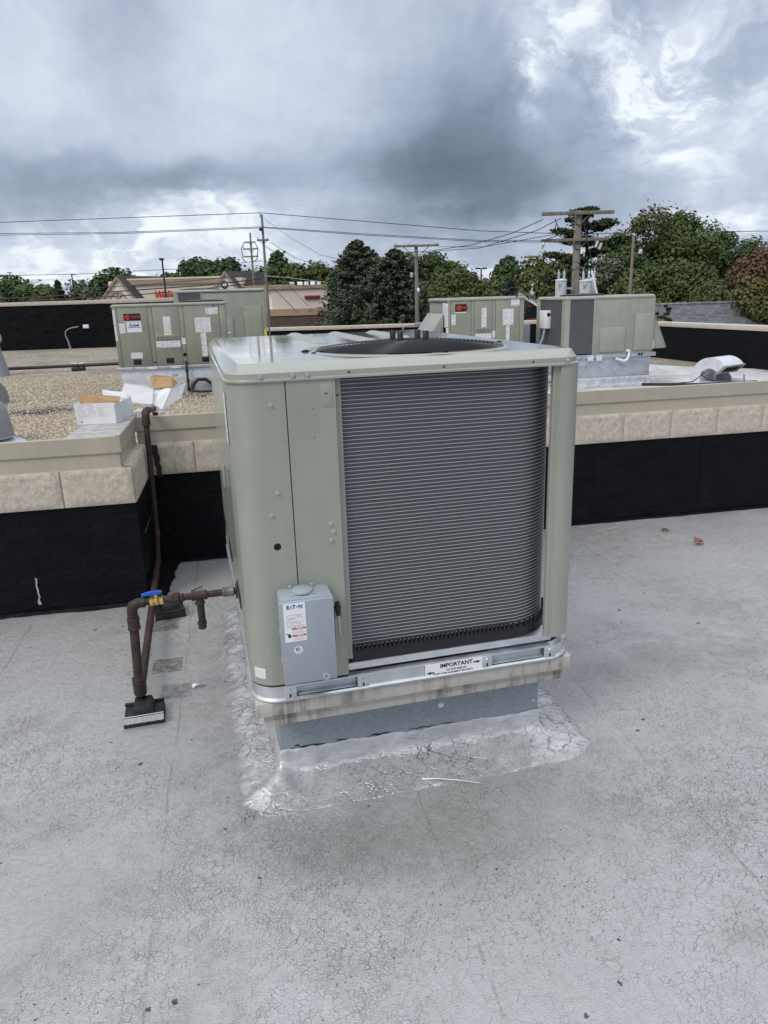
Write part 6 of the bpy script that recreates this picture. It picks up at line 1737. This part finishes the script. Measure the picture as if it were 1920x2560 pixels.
T('mid green tree behind the gap between the two spruces', 945, 644, 115, 96, L_mid, n=3600)
T('dark tree left behind the pole with the wide pale crossarm', 1010, 634, 102, 100, L_dark, n=3600)
T('dark swept tree right behind the pole with the wide pale crossarm', 1078, 632, 110, 102, L_dark, n=4200)
T('dark green tree at the right end of the row behind the pale crossarm', 1122, 646, 89, 104, L_mid, n=3200)
T('olive tree below the pale crossarm in front of the small grey house', 1106, 688, 153, 62, L_olive, n=5200, low=.05)
T('olive green tree below the double headed lamp', 1168, 676, 153, 64, L_olive, n=5200, low=.05)
T('low dark olive tree directly above the centre unit', 1230, 690, 140, 66, L_mid, n=4200, low=.05)
T('yellow green bush close behind the hood of the centre unit', 1040, 735, 166, 46, L_olive, n=4200, low=.02)
T('tall dark tree standing alone right of the double headed lamp', 1268, 634, 81, 100, L_dark, n=3400)
T('small pale blue spruce left of the white cupola', 1275, 694, 114, 60, L_blue, 'spruce', 4200, .08, 'conifer_tree')
T('yellowish tree behind the white cupola', 1338, 644, 128, 92, L_yel, n=4600)
T('olive tree between the cupola and the transformer pole', 1398, 648, 115, 80, L_olive, n=4200)
T('layered dark pine behind the transformer pole', 1470, 531, 330, 52, L_pine, 'pine', 15000, .10, 'pine_tree', leaf=1.0)
T('tall olive green tree right of the pine', 1622, 495, 192, 58, L_olive, n=8500, low=.06)
T('tall mid green tree with ragged top right of the olive one', 1722, 500, 192, 60, L_mid, n=8500, low=.06)
T('dark tree filling the gap below the pine and the olive tree', 1575, 600, 166, 50, L_dark, n=5500, low=.04)
T('dark tree between the tall ragged tree and the right edge', 1805, 584, 140, 66, L_dark, n=5200, low=.05)
T('large dark rounded tree at the right edge', 1868, 568, 192, 62, L_dark, n=7000, low=.05)
T('grey green small tree right of the transformers', 1526, 636, 140, 44, L_grey, 'sparse', 3600, .06)
T('brownish olive small tree below the short pale pole', 1560, 668, 115, 43, L_olive, n=3200, low=.04)
T('yellow green young tree right of the brownish one', 1592, 690, 89, 41, L_yel, n=2800, low=.04)
T('dense green tree in the shade behind the short pale pole', 1650, 625, 192, 46, L_mid, n=5600, low=.03)
T('mid olive tree behind the grey shingle roof ridge', 1712, 640, 150, 44, L_olive, n=4600, low=.03)
T('olive brown tree above the middle of the grey shingle roof', 1770, 655, 140, 43, L_olive, n=3200, low=.04)
T('olive tree above the right half of the grey shingle roof', 1790, 690, 179, 41, L_olive, n=5200, low=.03)
T('reddish brown tree at the right edge below the large dark one', 1895, 622, 140, 46, L_red, n=5200, low=.04)
T('orange and green bush close to the right parapet at the edge', 1905, 690, 192, 33, L_oran, n=5600, low=.03, leaf=1.1)
T('slim young pale green conifer standing before the grey shingle roof', 1668, 763, 40, 26, L_yel, 'spruce', 900, .2, 'conifer_tree')
T('shorter young conifer beside the hood of the right unit', 1645, 782, 34, 26, L_olive, 'spruce', 700, .2, 'conifer_tree')
T('dark green shrub low before the shingle roof at left', 1700, 745, 192, 40, L_dark, n=3600, low=.02)

# far wooded band that closes the horizon between the trees
m = 30000
uu = rng.uniform(-500, 2450, m); Dd = rng.uniform(150, 200, m); hh_ = np.array([8.2 + 1.8 * mn.noise((u * .012, 3, 1)) + 1.1 * mn.noise((u * .05, 1, 2)) for u in uu])
zz = GZ + hh_ * rng.random(m) ** .55
C = np.array([tuple(far(u, 760, d)) for u, d in zip(uu, Dd)]); C[:, 2] = zz
wd = fast_mesh('far_woods', quads(C, rng.normal(size=(m, 3)), .55 * (.7 + .6 * rng.random(m)), 1.2), np.arange(m * 4, dtype='i').reshape(-1, 4), L_olive)
tag(part('far_woods', wd, None), kind='stuff')
